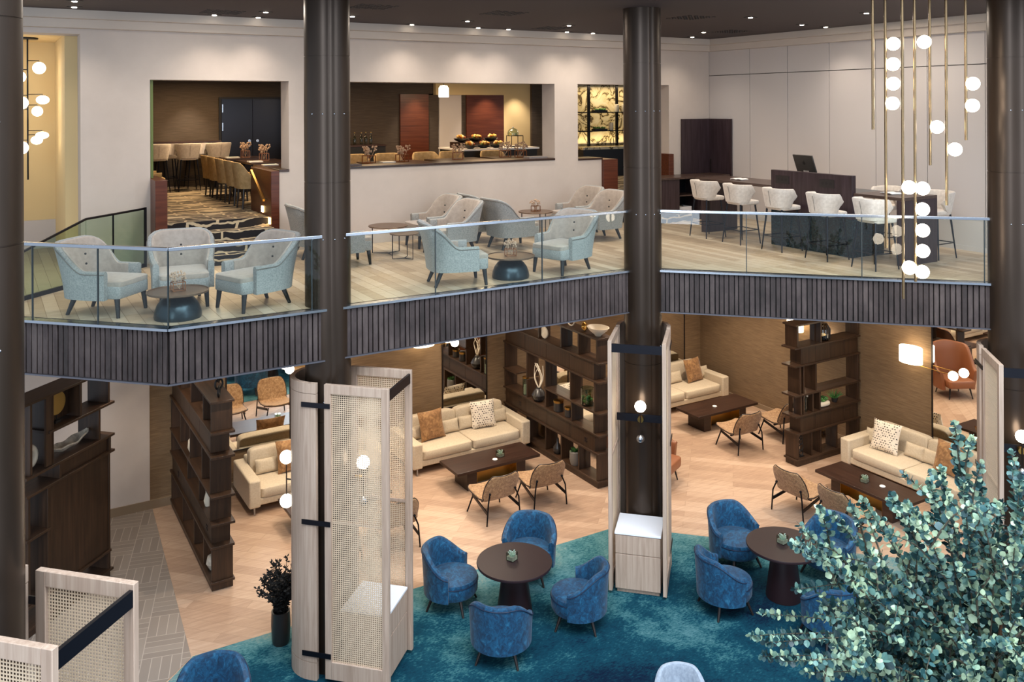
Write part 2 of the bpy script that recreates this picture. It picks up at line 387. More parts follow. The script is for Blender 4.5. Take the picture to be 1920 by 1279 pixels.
def carpet_dining():
    m, nt, b = newmat('black_and_sand_brick_carpet')
    nz = N(nt,'ShaderNodeTexNoise'); nz.inputs['Scale'].default_value = 2.2; nz.inputs['Detail'].default_value = 3
    mp = coords(nt, (1,1,1)); nt.links.new(mp.outputs[0], nz.inputs['Vector'])
    va = N(nt,'ShaderNodeVectorMath',operation='MULTIPLY_ADD'); nt.links.new(nz.outputs['Color'], va.inputs[0]); va.inputs[1].default_value = (.22,.22,.22); nt.links.new(mp.outputs[0], va.inputs[2])
    # fold height into y so that the risers carry the pattern on
    sx = N(nt,'ShaderNodeSeparateXYZ'); nt.links.new(va.outputs[0], sx.inputs[0])
    ad = N(nt,'ShaderNodeMath',operation='ADD'); nt.links.new(sx.outputs['Y'], ad.inputs[0]); nt.links.new(sx.outputs['Z'], ad.inputs[1])
    cx = N(nt,'ShaderNodeCombineXYZ'); nt.links.new(sx.outputs['X'], cx.inputs['X']); nt.links.new(ad.outputs[0], cx.inputs['Y'])
    br = N(nt,'ShaderNodeTexBrick'); br.offset = .43
    br.inputs['Color1'].default_value = rgb('#121119'); br.inputs['Color2'].default_value = rgb('#211a18'); br.inputs['Mortar'].default_value = rgb('#bba98c')
    br.inputs['Scale'].default_value = 1; br.inputs['Mortar Size'].default_value = .022; br.inputs['Mortar Smooth'].default_value = .3; br.inputs['Brick Width'].default_value = .75; br.inputs['Row Height'].default_value = .15
    nt.links.new(cx.outputs[0], br.inputs['Vector'])
    m2 = N(nt,'ShaderNodeMapping'); m2.inputs['Scale'].default_value = (.9,5.5,1); nt.links.new(cx.outputs[0], m2.inputs['Vector'])
    n2 = N(nt,'ShaderNodeTexNoise'); n2.inputs['Scale'].default_value = 1; n2.inputs['Detail'].default_value = 3; nt.links.new(m2.outputs[0], n2.inputs['Vector'])
    mr = N(nt,'ShaderNodeMapRange'); mr.inputs['From Min'].default_value = 20.4; mr.inputs['From Max'].default_value = 21.2; mr.inputs['To Min'].default_value = -.3; mr.inputs['To Max'].default_value = 0
    nt.links.new(ad.outputs[0], mr.inputs['Value'])
    a2 = N(nt,'ShaderNodeMath',operation='ADD'); nt.links.new(n2.outputs['Fac'], a2.inputs[0]); nt.links.new(mr.outputs[0], a2.inputs[1])
    rp = ramp(nt, a2.outputs[0], [(.51,'#0a0a0a'),(.55,'#ffffff')])
    mm = N(nt,'ShaderNodeMix',data_type='RGBA'); nt.links.new(rp.outputs['Color'], mm.inputs[0]); nt.links.new(br.outputs['Color'], mm.inputs[6]); mm.inputs[7].default_value = rgb('#b5a58b')
    nt.links.new(mm.outputs[2], b.inputs['Base Color']); b.inputs['Roughness'].default_value = .95
    return m
M['dcarpet'] = carpet_dining()
def marble():
    m, nt, b = newmat('gold_veined_marble'); mp = coords(nt, (1,1,1), (.3,.2,.8))
    n1 = N(nt,'ShaderNodeTexNoise'); n1.inputs['Scale'].default_value = 2.6; n1.inputs['Detail'].default_value = 7; n1.inputs['Distortion'].default_value = 1.2
    nt.links.new(mp.outputs[0], n1.inputs['Vector'])
    r = ramp(nt, n1.outputs['Fac'], [(.40,'#d2c4a2'),(.455,'#c0ad84'),(.485,'#463826'),(.505,'#54452f'),(.54,'#c8b68e'),(.7,'#dacdb0')])
    nt.links.new(r.outputs['Color'], b.inputs['Base Color']); b.inputs['Roughness'].default_value = .25
    return m
M['marble'] = marble()
def pillow_pattern():
    m, nt, b = newmat('white_cloth_with_dark_flecks'); mp = coords(nt, (1,1,1))
    br = N(nt,'ShaderNodeTexBrick'); br.offset = .5
    br.inputs['Color1'].default_value = rgb('#2e2622'); br.inputs['Color2'].default_value = rgb('#5b4d44'); br.inputs['Mortar'].default_value = rgb('#e6d9c6')
    br.inputs['Scale'].default_value = 1; br.inputs['Mortar Size'].default_value = .012; br.inputs['Mortar Smooth'].default_value = .1; br.inputs['Brick Width'].default_value = .05; br.inputs['Row Height'].default_value = .042
    nz = N(nt,'ShaderNodeTexNoise'); nz.inputs['Scale'].default_value = 9; va = N(nt,'ShaderNodeVectorMath',operation='MULTIPLY_ADD'); nt.links.new(mp.outputs[0], nz.inputs['Vector'])
    nt.links.new(nz.outputs['Color'], va.inputs[0]); va.inputs[1].default_value = (.02,.02,.02)
    sp = N(nt,'ShaderNodeSeparateXYZ'); cb = N(nt,'ShaderNodeCombineXYZ'); nt.links.new(mp.outputs[0], sp.inputs[0]); nt.links.new(sp.outputs['X'], cb.inputs['X']); nt.links.new(sp.outputs['Z'], cb.inputs['Y'])
    nt.links.new(cb.outputs[0], va.inputs[2]); nt.links.new(va.outputs[0], br.inputs['Vector'])
    n2 = N(nt,'ShaderNodeTexNoise'); n2.inputs['Scale'].default_value = 14; nt.links.new(cb.outputs[0], n2.inputs['Vector'])
    gt = N(nt,'ShaderNodeMath',operation='GREATER_THAN'); nt.links.new(n2.outputs['Fac'], gt.inputs[0]); gt.inputs[1].default_value = .52
    mx = N(nt,'ShaderNodeMix',data_type='RGBA'); nt.links.new(gt.outputs[0], mx.inputs[0]); nt.links.new(br.outputs['Color'], mx.inputs[6]); mx.inputs[7].default_value = rgb('#e6d9c6')
    nt.links.new(mx.outputs[2], b.inputs['Base Color']); b.inputs['Roughness'].default_value = .85
    return m
M['fleck'] = pillow_pattern()

def basket_tile():
    m, nt, b = newmat('grey_woven_strip_tile'); cols = []
    for rot in (.26, .26+pi/2):
        mp = coords(nt, (1,1,1), (0,0,rot)); br = N(nt,'ShaderNodeTexBrick'); br.offset = 0
        br.inputs['Color1'].default_value = rgb('#786d64'); br.inputs['Color2'].default_value = rgb('#83786e'); br.inputs['Mortar'].default_value = rgb('#9f9388')
        br.inputs['Scale'].default_value = 1; br.inputs['Mortar Size'].default_value = .005; br.inputs['Brick Width'].default_value = .48; br.inputs['Row Height'].default_value = .12
        nt.links.new(mp.outputs[0], br.inputs['Vector']); cols.append(br)
    mp = coords(nt, (1,1,1), (0,0,.26)); ck = N(nt,'ShaderNodeTexChecker'); ck.inputs['Scale'].default_value = 1/.48; nt.links.new(mp.outputs[0], ck.inputs['Vector'])
    mx = N(nt,'ShaderNodeMix',data_type='RGBA'); nt.links.new(ck.outputs['Fac'], mx.inputs[0]); nt.links.new(cols[0].outputs['Color'], mx.inputs[6]); nt.links.new(cols[1].outputs['Color'], mx.inputs[7])
    nt.links.new(mx.outputs[2], b.inputs['Base Color']); b.inputs['Roughness'].default_value = .6
    return m
M['tile'] = basket_tile()
# ================================================================== SETTING
UP = 4.5          # upper floor level
DZ = 5.1          # dining room level
CE = 8.46         # upper ceiling
s2 = math.sqrt(.5)
# ---- floors
struct('floor', MB().prism([(-6,2),(18,2),(18,16.4),(-6,16.4)], -.2, 0), M['floor_low'])
struct('floor_tile', MB().prism([(-5.8,4.1),(2.24,11.70),(2.50,16.38),(-5.8,16.38)], 0.0, .003), M['tile'])
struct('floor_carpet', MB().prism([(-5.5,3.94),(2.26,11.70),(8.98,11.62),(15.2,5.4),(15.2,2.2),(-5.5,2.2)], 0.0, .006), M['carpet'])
slab = [(-3.4,15.80),(1.815,10.58),(8.525,10.58),(13.2,5.96),(15.3,5.87),(15.3,15.0),(4.2,15.0),(4.2,14.2),(2.45,14.2),(2.45,15.0),(1.3,15.0),(1.3,18),(-3.4,18)]
struct('floor_upper', MB().prism(slab, 3.9, UP), M['floor_up'])
# ---- stair flight and dining floor in one carpet
b = MB()
for i in range(4):
    b.box(2.45, 14.2+.3*i, UP-.1, 4.2, 15.5, UP+.15*(i+1))
b.box(1.3,15.45,4.8,16.5,22,DZ)
b.box(4.2,15.1,4.8,10.6,15.5,DZ-.02)
struct('floor_dining', b, M['dcarpet'])
b = MB()
for i in range(4): b.box(11.6, 14.2+.3*i, UP-.1, 13.05, 15.5, UP+.15*(i+1))
struct('floor_dining_steps', b, M['dcarpet'])
# ---- back wall with three openings (wall y 15.0 .. 15.47)
WY0, WY1 = 15.0, 15.47
b = MB()
b.box(1.28,WY0,UP,2.28,WY1,CE)                 # between stairwell and first opening
b.box(-3.4,WY0,8.12,1.28,WY1,CE)
b.box(2.28,WY0,7.43,14.3,WY1,CE)
b.box(4.33,WY0,UP,5.2,WY1,5.87)                # half wall under the openings
b.box(4.52,WY0,5.87,5.2,WY1,7.43)
b.box(5.2,WY0,UP,10.03,WY1,5.87)
b.box(10.03,WY0,UP,10.61,WY1,7.43)
b.box(10.61,WY0,UP,11.22,WY1,5.84)
b.box(13.09,WY0,UP,14.3,WY1,7.43)
struct('wall_back', b, M['white_wall'])
tag(MB().box(4.34,14.98,5.87,4.52,15.5,5.91).box(5.19,14.98,5.87,10.03,15.5,5.91).box(10.61,14.98,5.84,11.24,15.5,5.88).build('trim_1', M['walnut_top'], bevel=.006), kind='structure')
# mahogany stair cheeks
tag(MB().box(4.2,14.97,UP,4.34,16.3,5.89).build('trim_2', M['mahogany'], bevel=.006), kind='structure')
tag(MB().box(2.28,14.55,UP,2.46,15.6,5.85).build('trim_3', M['mahogany'], bevel=.006), kind='structure')
tag(MB().box(11.22,14.93,UP,11.6,15.6,5.84).build('trim_4', M['mahogany'], bevel=.006), kind='structure')
tag(MB().box(13.0,14.9,UP,13.14,15.6,5.9).build('trim_5', M['mahogany'], bevel=.006), kind='structure')
tag(MB().box(2.3,15.1,5.85,2.34,15.45,7.43).build('trim_6', M['green_strip']), kind='structure')
# ---- right wall of panels
b = MB().box(14.34,5.8,UP,14.5,15.47,CE)
struct('wall_right_backing', b, M['groove'])
b = MB(); ys = [5.8,6.4,7.45,8.5,9.55,10.6,11.65,12.7,13.75,15.0]
for y0, y1 in zip(ys[:-1], ys[1:]):
    b.box(14.30,y0+.006,7.66,14.35,y1-.006,CE); b.box(14.30,y0+.006,UP,14.35,y1-.006,7.645)
struct('wall_right', b, M['white_panel'])
tag(MB().box(14.285,5.8,UP,14.30,14.2,UP+.08).build('baseboard_right', M['white_panel']), kind='structure')
# ---- ceiling, stepped cornice
ce = [(-3.4,17.2),(-3.4,14.1),(1.2,9.2),(8.0,9.0),(14.0,3.2),(14.6,3.2),(14.6,15.5),(-3.4,15.5)]
struct('ceiling', MB().prism([(-3.4,15.5),(-3.4,13.5),(1.1,8.9),(7.9,8.9),(13.2,3.6),(14.6,3.6),(14.6,15.5)], CE, CE+.25), M['dark_ceiling'])
b = MB()
b.box(-3.4,14.66,8.33,14.3,15.0,CE); b.box(-3.4,14.82,8.2,14.3,15.0,8.33)
b.box(14.0,5.8,8.33,14.3,14.66,CE); b.box(14.15,5.8,8.2,14.3,14.82,8.33)
struct('trim_7', b, M['cornice'])
# ---- stairwell niche beyond the left opening
b = MB().box(-3.4,17.7,UP,1.5,17.85,8.2).box(1.1,15.47,UP,1.28,17.7,8.2).box(-3.4,15.47,8.15,1.28,17.85,8.3)
struct('wall_stairwell', b, M['yellow_wall'])
tag(MB().box(-3.4,17.66,UP,1.1,17.70,5.0).build('baseboard_stairwell', M['white_panel']), kind='structure')
# ---- dining room shell
b = MB().box(2.2,22,DZ,6.8,22.2,7.7).box(2.2,15.47,DZ,2.28,22,7.7)
struct('wall_dining_back', b, M['dining_wall'])
b = MB().box(6.8,20.6,DZ,9.05,20.8,7.7).box(9.05,20.6,7.27,10.0,20.8,7.7).box(9.84,20.6,DZ,10.15,20.8,7.3).box(12.9,20.4,DZ,13.35,20.8,7.7).box(6.7,20.6,DZ,6.8,22.2,7.7)
b.box(10.8,20.55,DZ,10.92,20.8,7.3)
struct('wall_dining_dark', b, M['dark_fabric_wall'])
struct('wall_dining_yellow', MB().box(10.0,20.45,7.27,12.1,20.8,7.7).box(12.06,20.5,DZ,12.9,20.8,7.7), M['yellow_wall'])
tag(MB().box(9.05,20.55,DZ,9.84,20.8,7.29).build('trim_8', M['mahogany']), kind='structure')
tag(MB().box(10.92,20.5,DZ,12.06,20.8,7.29).build('trim_9', M['mahogany']), kind='structure')
tag(MB().box(10.15,20.56,DZ,10.8,20.8,7.29).build('trim_10', M['white_panel']), kind='structure')
struct('wall_dining_marble', MB().box(13.35,19.5,DZ,16.5,19.65,7.7), M['marble'])
struct('wall_dining_right', MB().box(16.4,15.47,DZ,16.6,19.6,7.7), M['dark_fabric_wall'])
struct('ceiling_dining', MB().box(2.2,15.47,7.62,16.6,22.2,7.8), M['dark_ceiling'])
d = tag(MB().box(4.9,21.94,DZ,6.5,22.0,7.22).build('door_1', M['black']), kind='structure')
MB().box(4.95,21.90,DZ+.01,5.69,21.94,7.17).build('door_leaf', M['bar_dark'], d)
MB().box(5.70,21.90,DZ+.01,6.44,21.94,7.17).build('door_leaf', M['bar_dark'], d)
for x in (5.6,5.8): MB().cyl((x,21.9,6.15),(x,21.85,6.15),.035,n=14).build('door_handle', M['steel'], d)
MB().cyl((5.6,21.9,6.03),(5.6,21.86,6.03),.03,n=14).build('door_lock', M['steel'], d)
for x in (4.97,6.42):
    for z in (6.4,6.85): MB().box(x-.01,21.88,z,x+.01,21.9,z+.2).build('door_hinge', M['steel'], d)
# ---- lower storey shell
struct('wall_lower_back', MB().box(2.46,16.4,0,15.3,16.6,3.9), M['brown_fabric'])
struct('wall_lower_left', MB().box(-5.8,16.38,0,2.46,16.6,3.9), M['white_wall'])
struct('wall_lower_right', MB().box(15.3,3,0,15.5,16.6,3.9), M['brown_fabric'])
tag(MB().box(-5.8,16.36,0,15.3,16.4,.15).build('baseboard_back', M['baseboard_tan']), kind='structure')
tag(MB().box(15.27,3,0,15.3,16.4,.1).build('baseboard_lower_right', M['baseboard_tan']), kind='structure')
# ---- columns
def column(name, x, y, z0, z1):
    R = .285; n = 64
    def ring(r): return [(x+(r-(.012 if i in (12,44) else 0))*math.cos(2*pi*i/n+.2), y+(r-(.012 if i in (12,44) else 0))*math.sin(2*pi*i/n+.2)) for i in range(n)]
    zs = [z0]
    for zj in (3.1,6.05,7.62,9.2):
        if z0 < zj < z1: zs += [zj-.006, zj-.0059, zj+.0059, zj+.006]
    zs.append(z1); R_ = []
    for k, z in enumerate(zs):
        inn = k and k < len(zs)-1 and (k-1) % 4 in (1,2)
        R_.append([(p[0],p[1],z) for p in ring(R-(.008 if inn else 0))])
    c = struct(name, MB().rings(R_), M['column'])
    for z in (3.35,5.35,6.9):
        for a in (-2.6,-2.1,-1.6,-1.1):
            MB().sphere((x+R*math.cos(a),y+R*math.sin(a),z),.011,8,6).build('column_screw', M['steel'], c)
    return c
C1 = (-.04,7.15); C2 = (3.72,10.72); C3 = (8.62,10.49); C4 = (12.2,6.9)
column('column_1', *C1, 0, 12); column('column_2', *C2, 0, CE); column('column_3', *C3, 0, CE); column('column_4', *C4, 0, CE)
# ---- slab edge: battens, lips, balustrade
def edge(name, p0, p1, n):
    p0 = Vector((*p0,0)); p1 = Vector((*p1,0)); d = (p1-p0); L = d.length; d.normalize(); n = Vector((*n,0))
    a = math.atan2(d.y,d.x); b = MB(); t = 0; rnd = random.Random(name)
    while t < L:
        w = min(rnd.choice((.06,.065,.07,.075,.075,.08)), L-t)
        dep = rnd.choice((.034,.038,.042))
        b.obox(p0+d*(t+w/2-.005)+n*(dep/2-.01)+Vector((0,0,4.165)), (max(w-.014,.01),dep,.59), a); t += w
    o = tag(b.build(name, M['fascia'], bevel=.003, seg=1), kind='structure')
    mid = p0+d*(L/2)
    MB().obox(mid-n*.03+Vector((0,0,4.17)), (L,.04,.60), a).build('fascia_backing', M['fascia_back'], o)
    MB().obox(mid-n*.01+Vector((0,0,4.485)), (L+.04,.15,.03), a).build('edge_lip', M['steel'], o)
    MB().obox(mid+n*.01+Vector((0,0,3.862)), (L+.04,.09,.018), a).build('edge_lip', M['lip'], o)
    return o
edge('trim_11', (-3.0,15.31), (1.79,10.52), (-s2,-s2))
edge('trim_12', (1.79,10.52), (8.55,10.52), (0,-1))
edge('trim_13', (8.55,10.52), (13.1,5.97), (-s2,-s2))
def balustrade(label, p0, p1, n, joints):
    p0 = Vector((*p0,0)); p1 = Vector((*p1,0)); d = p1-p0; L = d.length; d.normalize(); n = Vector((*n,0)); a = math.atan2(d.y,d.x)
    root = thing('glass_balustrade', label, 'glass railing', tuple(p0+Vector((0,0,UP))), a, 'glass railings along the gallery edge')
    ts = [0]+joints+[L]; sgn = 1 if (Vector((-d.y,d.x,0)).dot(n) > 0) else -1
    for t0, t1 in zip(ts[:-1], ts[1:]):
        g = MB().box(t0+.006,sgn*.005,-.005,t1-.006,sgn*.023,.88).build('glass_pane', M['glass'], root)
        MB().box(t1-.006,sgn*.004,0,t1+.006,sgn*.024,.88).build('pane_joint', M['glass_edge'], g)
    MB().box(-.01,sgn*-.012,.868,L+.01,sgn*.04,.908).build('handrail', M['steel'], root, bevel=.004)
balustrade('glass railing with steel handrail on the gallery corner left of the second column', (-3.0,15.31), (1.79,10.52), (-s2,-s2), [1.55,2.75,3.85,4.95,5.85])
balustrade('long straight glass railing with steel handrail in front of the lounge armchairs', (1.79,10.52), (8.55,10.52), (0,-1), [1.65,3.33,5.01])
balustrade('glass railing with steel handrail in front of the bar stools and dark counter', (8.55,10.52), (13.1,5.97), (-s2,-s2), [1.6,3.2,4.8])
# stairwell guard
r = thing('stair_guard', 'glass stair guard with dark steel edge beside the stairwell opening', 'glass railing', (1.64,14.2,UP), 0)
def pane(p0,p1,za,zb):
    v = [(p0[0],p0[1],0),(p1[0],p1[1],0),(p1[0],p1[1],zb),(p0[0],p0[1],za)]
    m = MB(); nrm = Vector((p1[1]-p0[1],p0[0]-p1[0],0)).normalized()*.008
    vs = [Vector(q)+nrm for q in v]+[Vector(q)-nrm for q in v]
    m.add(vs,[(0,1,2,3),(7,6,5,4),(0,4,5,1),(1,5,6,2),(2,6,7,3),(3,7,4,0)]); return m
pane((.52,.52),(0,0),.91,.91).build('glass_pane', M['glass_green'], r)
pane((0,0),(-.4,-.4),.91,.91).build('glass_pane', M['glass_green'], r)
pane((-.4,-.4),(-1.6,-1.6),.91,.5).build('glass_pane', M['glass_green'], r)
MB().tube([(.52,.52,.91),(0,0,.91),(-.4,-.4,.91),(-1.6,-1.6,.5)],.018).build('handrail', M['black_metal'], r)
MB().box(.5,.5,0,.54,.54,.93).build('post', M['black_metal'], r)
MB().box(-.012,-.012,0,.012,.012,.91).build('post', M['black_metal'], r)
MB().bar((.52,.52,.03),(-1.6,-1.6,.03),.03,.06).build('base_rail', M['black_metal'], r)
# stair handrail and step lights
r = thing('stair_handrail', 'short square brass handrail on the mahogany stair cheek', 'handrail', (4.13,15.17,UP))
MB().bar((0,0,.88),(0,.84,1.34),.045,.05).build('rail', M['brass'], r, bevel=.006)
for t in (.05,.75): MB().cyl((0,t,.9+.45*t),(.07,t,.86+.45*t),.012).build('bracket', M['gold_rod'], r)
for y, z, l in ((15.5,5.19,'small warm step light on the stair cheek, the upper one'),(15.06,5.03,'small warm step light on the stair cheek, the lower one')):
    tag(MB().box(4.185,y-.05,z-.05,4.2,y+.05,z+.06).build('step_light', M['led_warm'], bevel=.004), l, 'light', 'step lights on the stair')
# ---- ceiling fittings
dl = [(1.08,13.45),(1.14,14.25),(3.16,14.45),(3.87,14.5),(3.75,13.62),(5.15,13.6),(6.62,14.5),(7.18,13.43),(7.98,14.5),(8.64,14.5),(9.2,13.27),(10.0,14.5),(10.64,14.5),(13.15,14.3),(12.49,13.25),(11.05,10.6),(12.93,11.14),(13.69,11.23),(12.19,9.2)]
dln = ['downlight in the dark ceiling above the stair guard, the one nearer the edge','downlight in the dark ceiling above the stair guard, close to the white wall','downlight above the first wall opening, left one of the close pair','downlight above the first wall opening, right one of the close pair','downlight in the dark ceiling just left of the second column','downlight just right of the second column, away from the wall','downlight close to the white wall above the long opening, leftmost there','downlight in the ceiling above the middle of the long opening, away from the wall','downlight near the wall above the lit pendant shade','downlight near the wall above the buffet','downlight between the two vents left of the third column','downlight near the wall above the right end of the long opening','downlight near the wall above the marble opening','downlight in the corner of the ceiling by the panelled wall','downlight just left of the ceiling corner, away from the wall','downlight above the bar table, nearest the gallery edge','downlight above the laptop-side counter, left one of two','downlight above the counter close to the panelled wall','downlight beside the hanging brass rods']
for (x,y), l in zip(dl, dln):
    r = thing('downlight', l, 'ceiling light', (x,y,CE), 0, 'downlights in the dark ceiling')
    MB().box(-.10,-.06,-.008,.10,.06,0).build('trim_plate', M['vent'], r, bevel=.003)
    MB().cyl((0,0,-.016),(0,0,-.005),.036,n=18).build('lens', M['lamp_spot'], r)
vn = ['square black ceiling vent above the first wall opening','black ceiling vent near the edge right of the second column','black ceiling vent near the edge, left of the third column','black ceiling vent close to the wall left of the third column','black ceiling vent just right of the third column','black ceiling vent near the ceiling corner']
for (x,y), l in zip([(3.19,14.0),(4.95,12.21),(7.11,12.06),(9.29,13.98),(10.22,11.15),(12.9,12.9)], vn):
    b = MB()
    for i in range(9):
        for j in range(9):
            if (i+j) % 2 == 0: b.box(-.3+.066*i,-.3+.066*j,-.006,-.3+.066*i+.05,-.3+.066*j+.05,0)
    tag(b.build('ceiling_vent', M['vent'], loc=(x,y,CE)), l, 'vent', 'ceiling vents')
# corner cladding: dark wardrobe in the corner
r = thing('corner_cabinet', 'tall espresso corner cabinet with two leaves in the room corner', 'cabinet', (14.28,14.98,UP))
MB().box(-.86,-.04,0,0,0,2.17).build('door', M['espresso'], r); MB().box(-.04,-.72,0,0,-.04,2.17).build('door', M['espresso'], r)
MB().box(-.055,-.1,.95,-.04,-.08,1.25).build('handle', M['bronze'], r)
# ================================================================== FURNITURE KINDS
def sstep(a, b, x):
    t = min(max((x-a)/(b-a),0),1); return t*t*(3-2*t)
def path_normals(P):
    n = len(P); out = []
    for i in range(n):
        a = P[max(i-1,0)]; b = P[min(i+1,n-1)]; d = Vector((b[0]-a[0], b[1]-a[1])); d.normalize(); out.append((d.y, -d.x))
    return out
def shell(mb, P, tops, zb, th, lean, pw=1.4, zbs=None):
    """upholstered wrap: P outer centre line, front-right round the back to front-left; returns the outer top rim"""
    Nn = path_normals(P); R = []; rim = []
    for i, (p, n) in enumerate(zip(P, Nn)):
        zt = tops[i]; z0 = zbs[i] if zbs else zb; ring = []
        def at(off, z):
            l = lean[i]*max((z-z0)/max(zt-z0,.01),0)**pw
            return (p[0]+n[0]*(off+l), p[1]+n[1]*(off+l), z)
        h = th/2
        for k in range(6): ring.append(at(h, z0+(zt-h-z0)*k/5))
        rim.append(at(h+.004, zt-h*.9))
        for a in (45,90,135): ring.append(at(h*math.cos(math.radians(a)), zt-h+h*math.sin(math.radians(a))))
        for k in range(5,-1,-1): ring.append(at(-h, z0+(zt-h-z0)*k/5))
        R.append(ring)
    mb.rings(R); return rim
def resample(P, n):
    d = [0]
    for a, b in zip(P[:-1], P[1:]): d.append(d[-1]+math.dist(a,b))
    out = []
    for i in range(n):
        t = d[-1]*i/(n-1); k = 0
        while k < len(d)-2 and d[k+1] < t: k += 1
        u = (t-d[k])/max(d[k+1]-d[k],1e-9); out.append(tuple(P[k][j]+(P[k+1][j]-P[k][j])*u for j in range(len(P[0]))))
    return out
def catmull(P, n=8):
    out = []; P = [Vector(p) for p in P]
    for i in range(len(P)-1):
        p0 = P[max(i-1,0)]; p1 = P[i]; p2 = P[i+1]; p3 = P[min(i+2,len(P)-1)]
        for k in range(n):
            t = k/n
            out.append(tuple(.5*((2*p1)+(p2-p0)*t+(2*p0-5*p1+4*p2-p3)*t*t+(3*p1-p0-3*p2+p3)*t**3)))
    out.append(tuple(P[-1])); return out

# ---- grey high-backed lounge armchair (front = -y)
def make_armchair():
    r = thing('lounge_armchair','', 'armchair')
    P = resample(catmull([(.325,-.24),(.335,0),(.315,.2),(.25,.325),(.13,.355),(0,.36),(-.13,.355),(-.25,.325),(-.315,.2),(-.335,0),(-.325,-.24)],8), 41)
    tops = []; lean = []
    for i, p in enumerate(P):
        t = abs(i/40-.5)*2      # 0 back, 1 front
        tops.append(.555+.335*(1-sstep(.24,.68,t))); lean.append(.13*(1-sstep(.25,.75,t))-.012*sstep(.25,.5,t)*(1-sstep(.5,.8,t)))
    b = MB(); rim = shell(b, P, tops, .215, .075, lean); b.build('backrest', M['arm_fabric'], r)
    P2 = [(p[0]*.90,p[1]*.90-.004) for p in P[3:-3]]
    b = MB(); shell(b, P2, [z-.012 for z in tops[3:-3]], .3, .03, [l*1.0 for l in lean[3:-3]]); b.build('back_lining', M['arm_inner'], r)
    MB().tube(rim, .006, 6).build('piping', M['arm_piping'], r)
    MB().soft((0,-.05,.30),(.60,.70,.16),.15,.15).build('seat_base', M['arm_fabric'], r)
    MB().soft((0,-.055,.395),(.585,.70,.09),.35,.16).build('seat_cushion', M['arm_inner'], r)
    MB().sphere((0,.275,.70),.014,10,6).sphere((0,.262,.58),.014,10,6).build('back_button', M['black'], r)
    for sx in (-1,1):
        MB().cyl((sx*.255,-.34,.235),(sx*.268,-.365,0),.034,.021,10).build('leg', M['black'], r)
        MB().cyl((sx*.21,.25,.235),(sx*.23,.35,0),.034,.021,10).build('leg', M['black'], r)
    return Kind(r)
# ---- blue tub chair
def make_tub(fabric, piping, name):
    r = thing(name,'', 'armchair')
    P = []; tops = []; lean = []
    for i in range(49):
        a = math.radians(-14+208*i/48); t = abs(i/48-.5)*2
        P.append((.345*math.cos(a), .345*math.sin(a)+.0)); tops.append(.57+.245*(1-sstep(.34,1.0,t))); lean.append(.035*(1-.5*t))
    b = MB(); rim = shell(b, P, tops, .21, .085, lean, 1.2); b.build('backrest', fabric, r)
    MB().tube(rim, .006, 6).build('piping', piping, r)
    pr = [(.26,.2),(.325,.205),(.345,.24),(.35,.36),(.345,.375),(.35,.39),(.34,.425),(.28,.447),(.15,.457),(0,.46)]
    MB().lathe(pr, 40, (0,-.02,0)).build('seat', fabric, r)
    MB().tube([(.352*math.cos(a*pi/24),.352*math.sin(a*pi/24)-.02,.378) for a in range(48)], .006, 6, True).build('seat_piping', piping, r)
    for sx in (-1,1):
        for sy in (-1,1):
            MB().cyl((sx*.19,sy*.19,.23),(sx*.27,sy*.27,0),.026,.014,10).build('leg', M['tub_leg'], r)
    return Kind(r)
# ---- suede lounge chair on steel legs
def make_suede():
    r = thing('suede_lounge_chair','', 'chair')
    prof = catmull([(-.36,.385),(-.15,.35),(.1,.325),(.2,.35),(.26,.43),(.33,.58),(.43,.80)],6)  # y,z front -> back top
    G = []
    n = len(prof)
    for i, (y, z) in enumerate(prof):
        t = i/(n-1)
        w = .33
        if t < .12: w = .33-.07*(1-t/.12)**2
        if t > .84: w = .33-.11*((t-.84)/.16)**2.2
        if .35 < t < .62: w -= .015
        row = []
        for j in range(13):
            u = -1+2*j/12
            lift = .035*u*u*(1 if t < .5 else .2); back = .05*u*u*(sstep(.5,.75,t))
            row.append((w*u, y-back, z+lift))
        G.append(row)
    MB().sheet(G, .05).build('seat_shell', M['suede_chair'], r, sub=1)
    rim = [G[0][j] for j in range(13)]+[G[i][-1] for i in range(1,n)]+[G[-1][j] for j in range(11,-1,-1)]+[G[i][0] for i in range(n-2,0,-1)]
    MB().tube(rim, .009, 6, True).build('piping', M['tub_leg'], r)
    for sx in (-1,1):
        l = MB().tube([(sx*.25,.325,.5),(sx*.30,.36,.36),(sx*.33,.36,.0)], .013, 8).build('leg', M['black_metal'], r)
        MB().sphere((sx*.25,.33,.5),.022,10,8).build('leg_knob', M['black_metal'], l)
        MB().tube([(sx*.24,-.22,.335),(sx*.33,-.30,.0)], .013, 8).build('leg', M['black_metal'], r)
        MB().bar((sx*.315,.355,.2),(sx*.27,-.22,.31),.016,.05).build('brace', M['black_metal'], r)
    MB().bar((-.25,.05,.285),(.25,.05,.285),.03,.02).build('crossbar', M['black_metal'], r)
    return Kind(r)
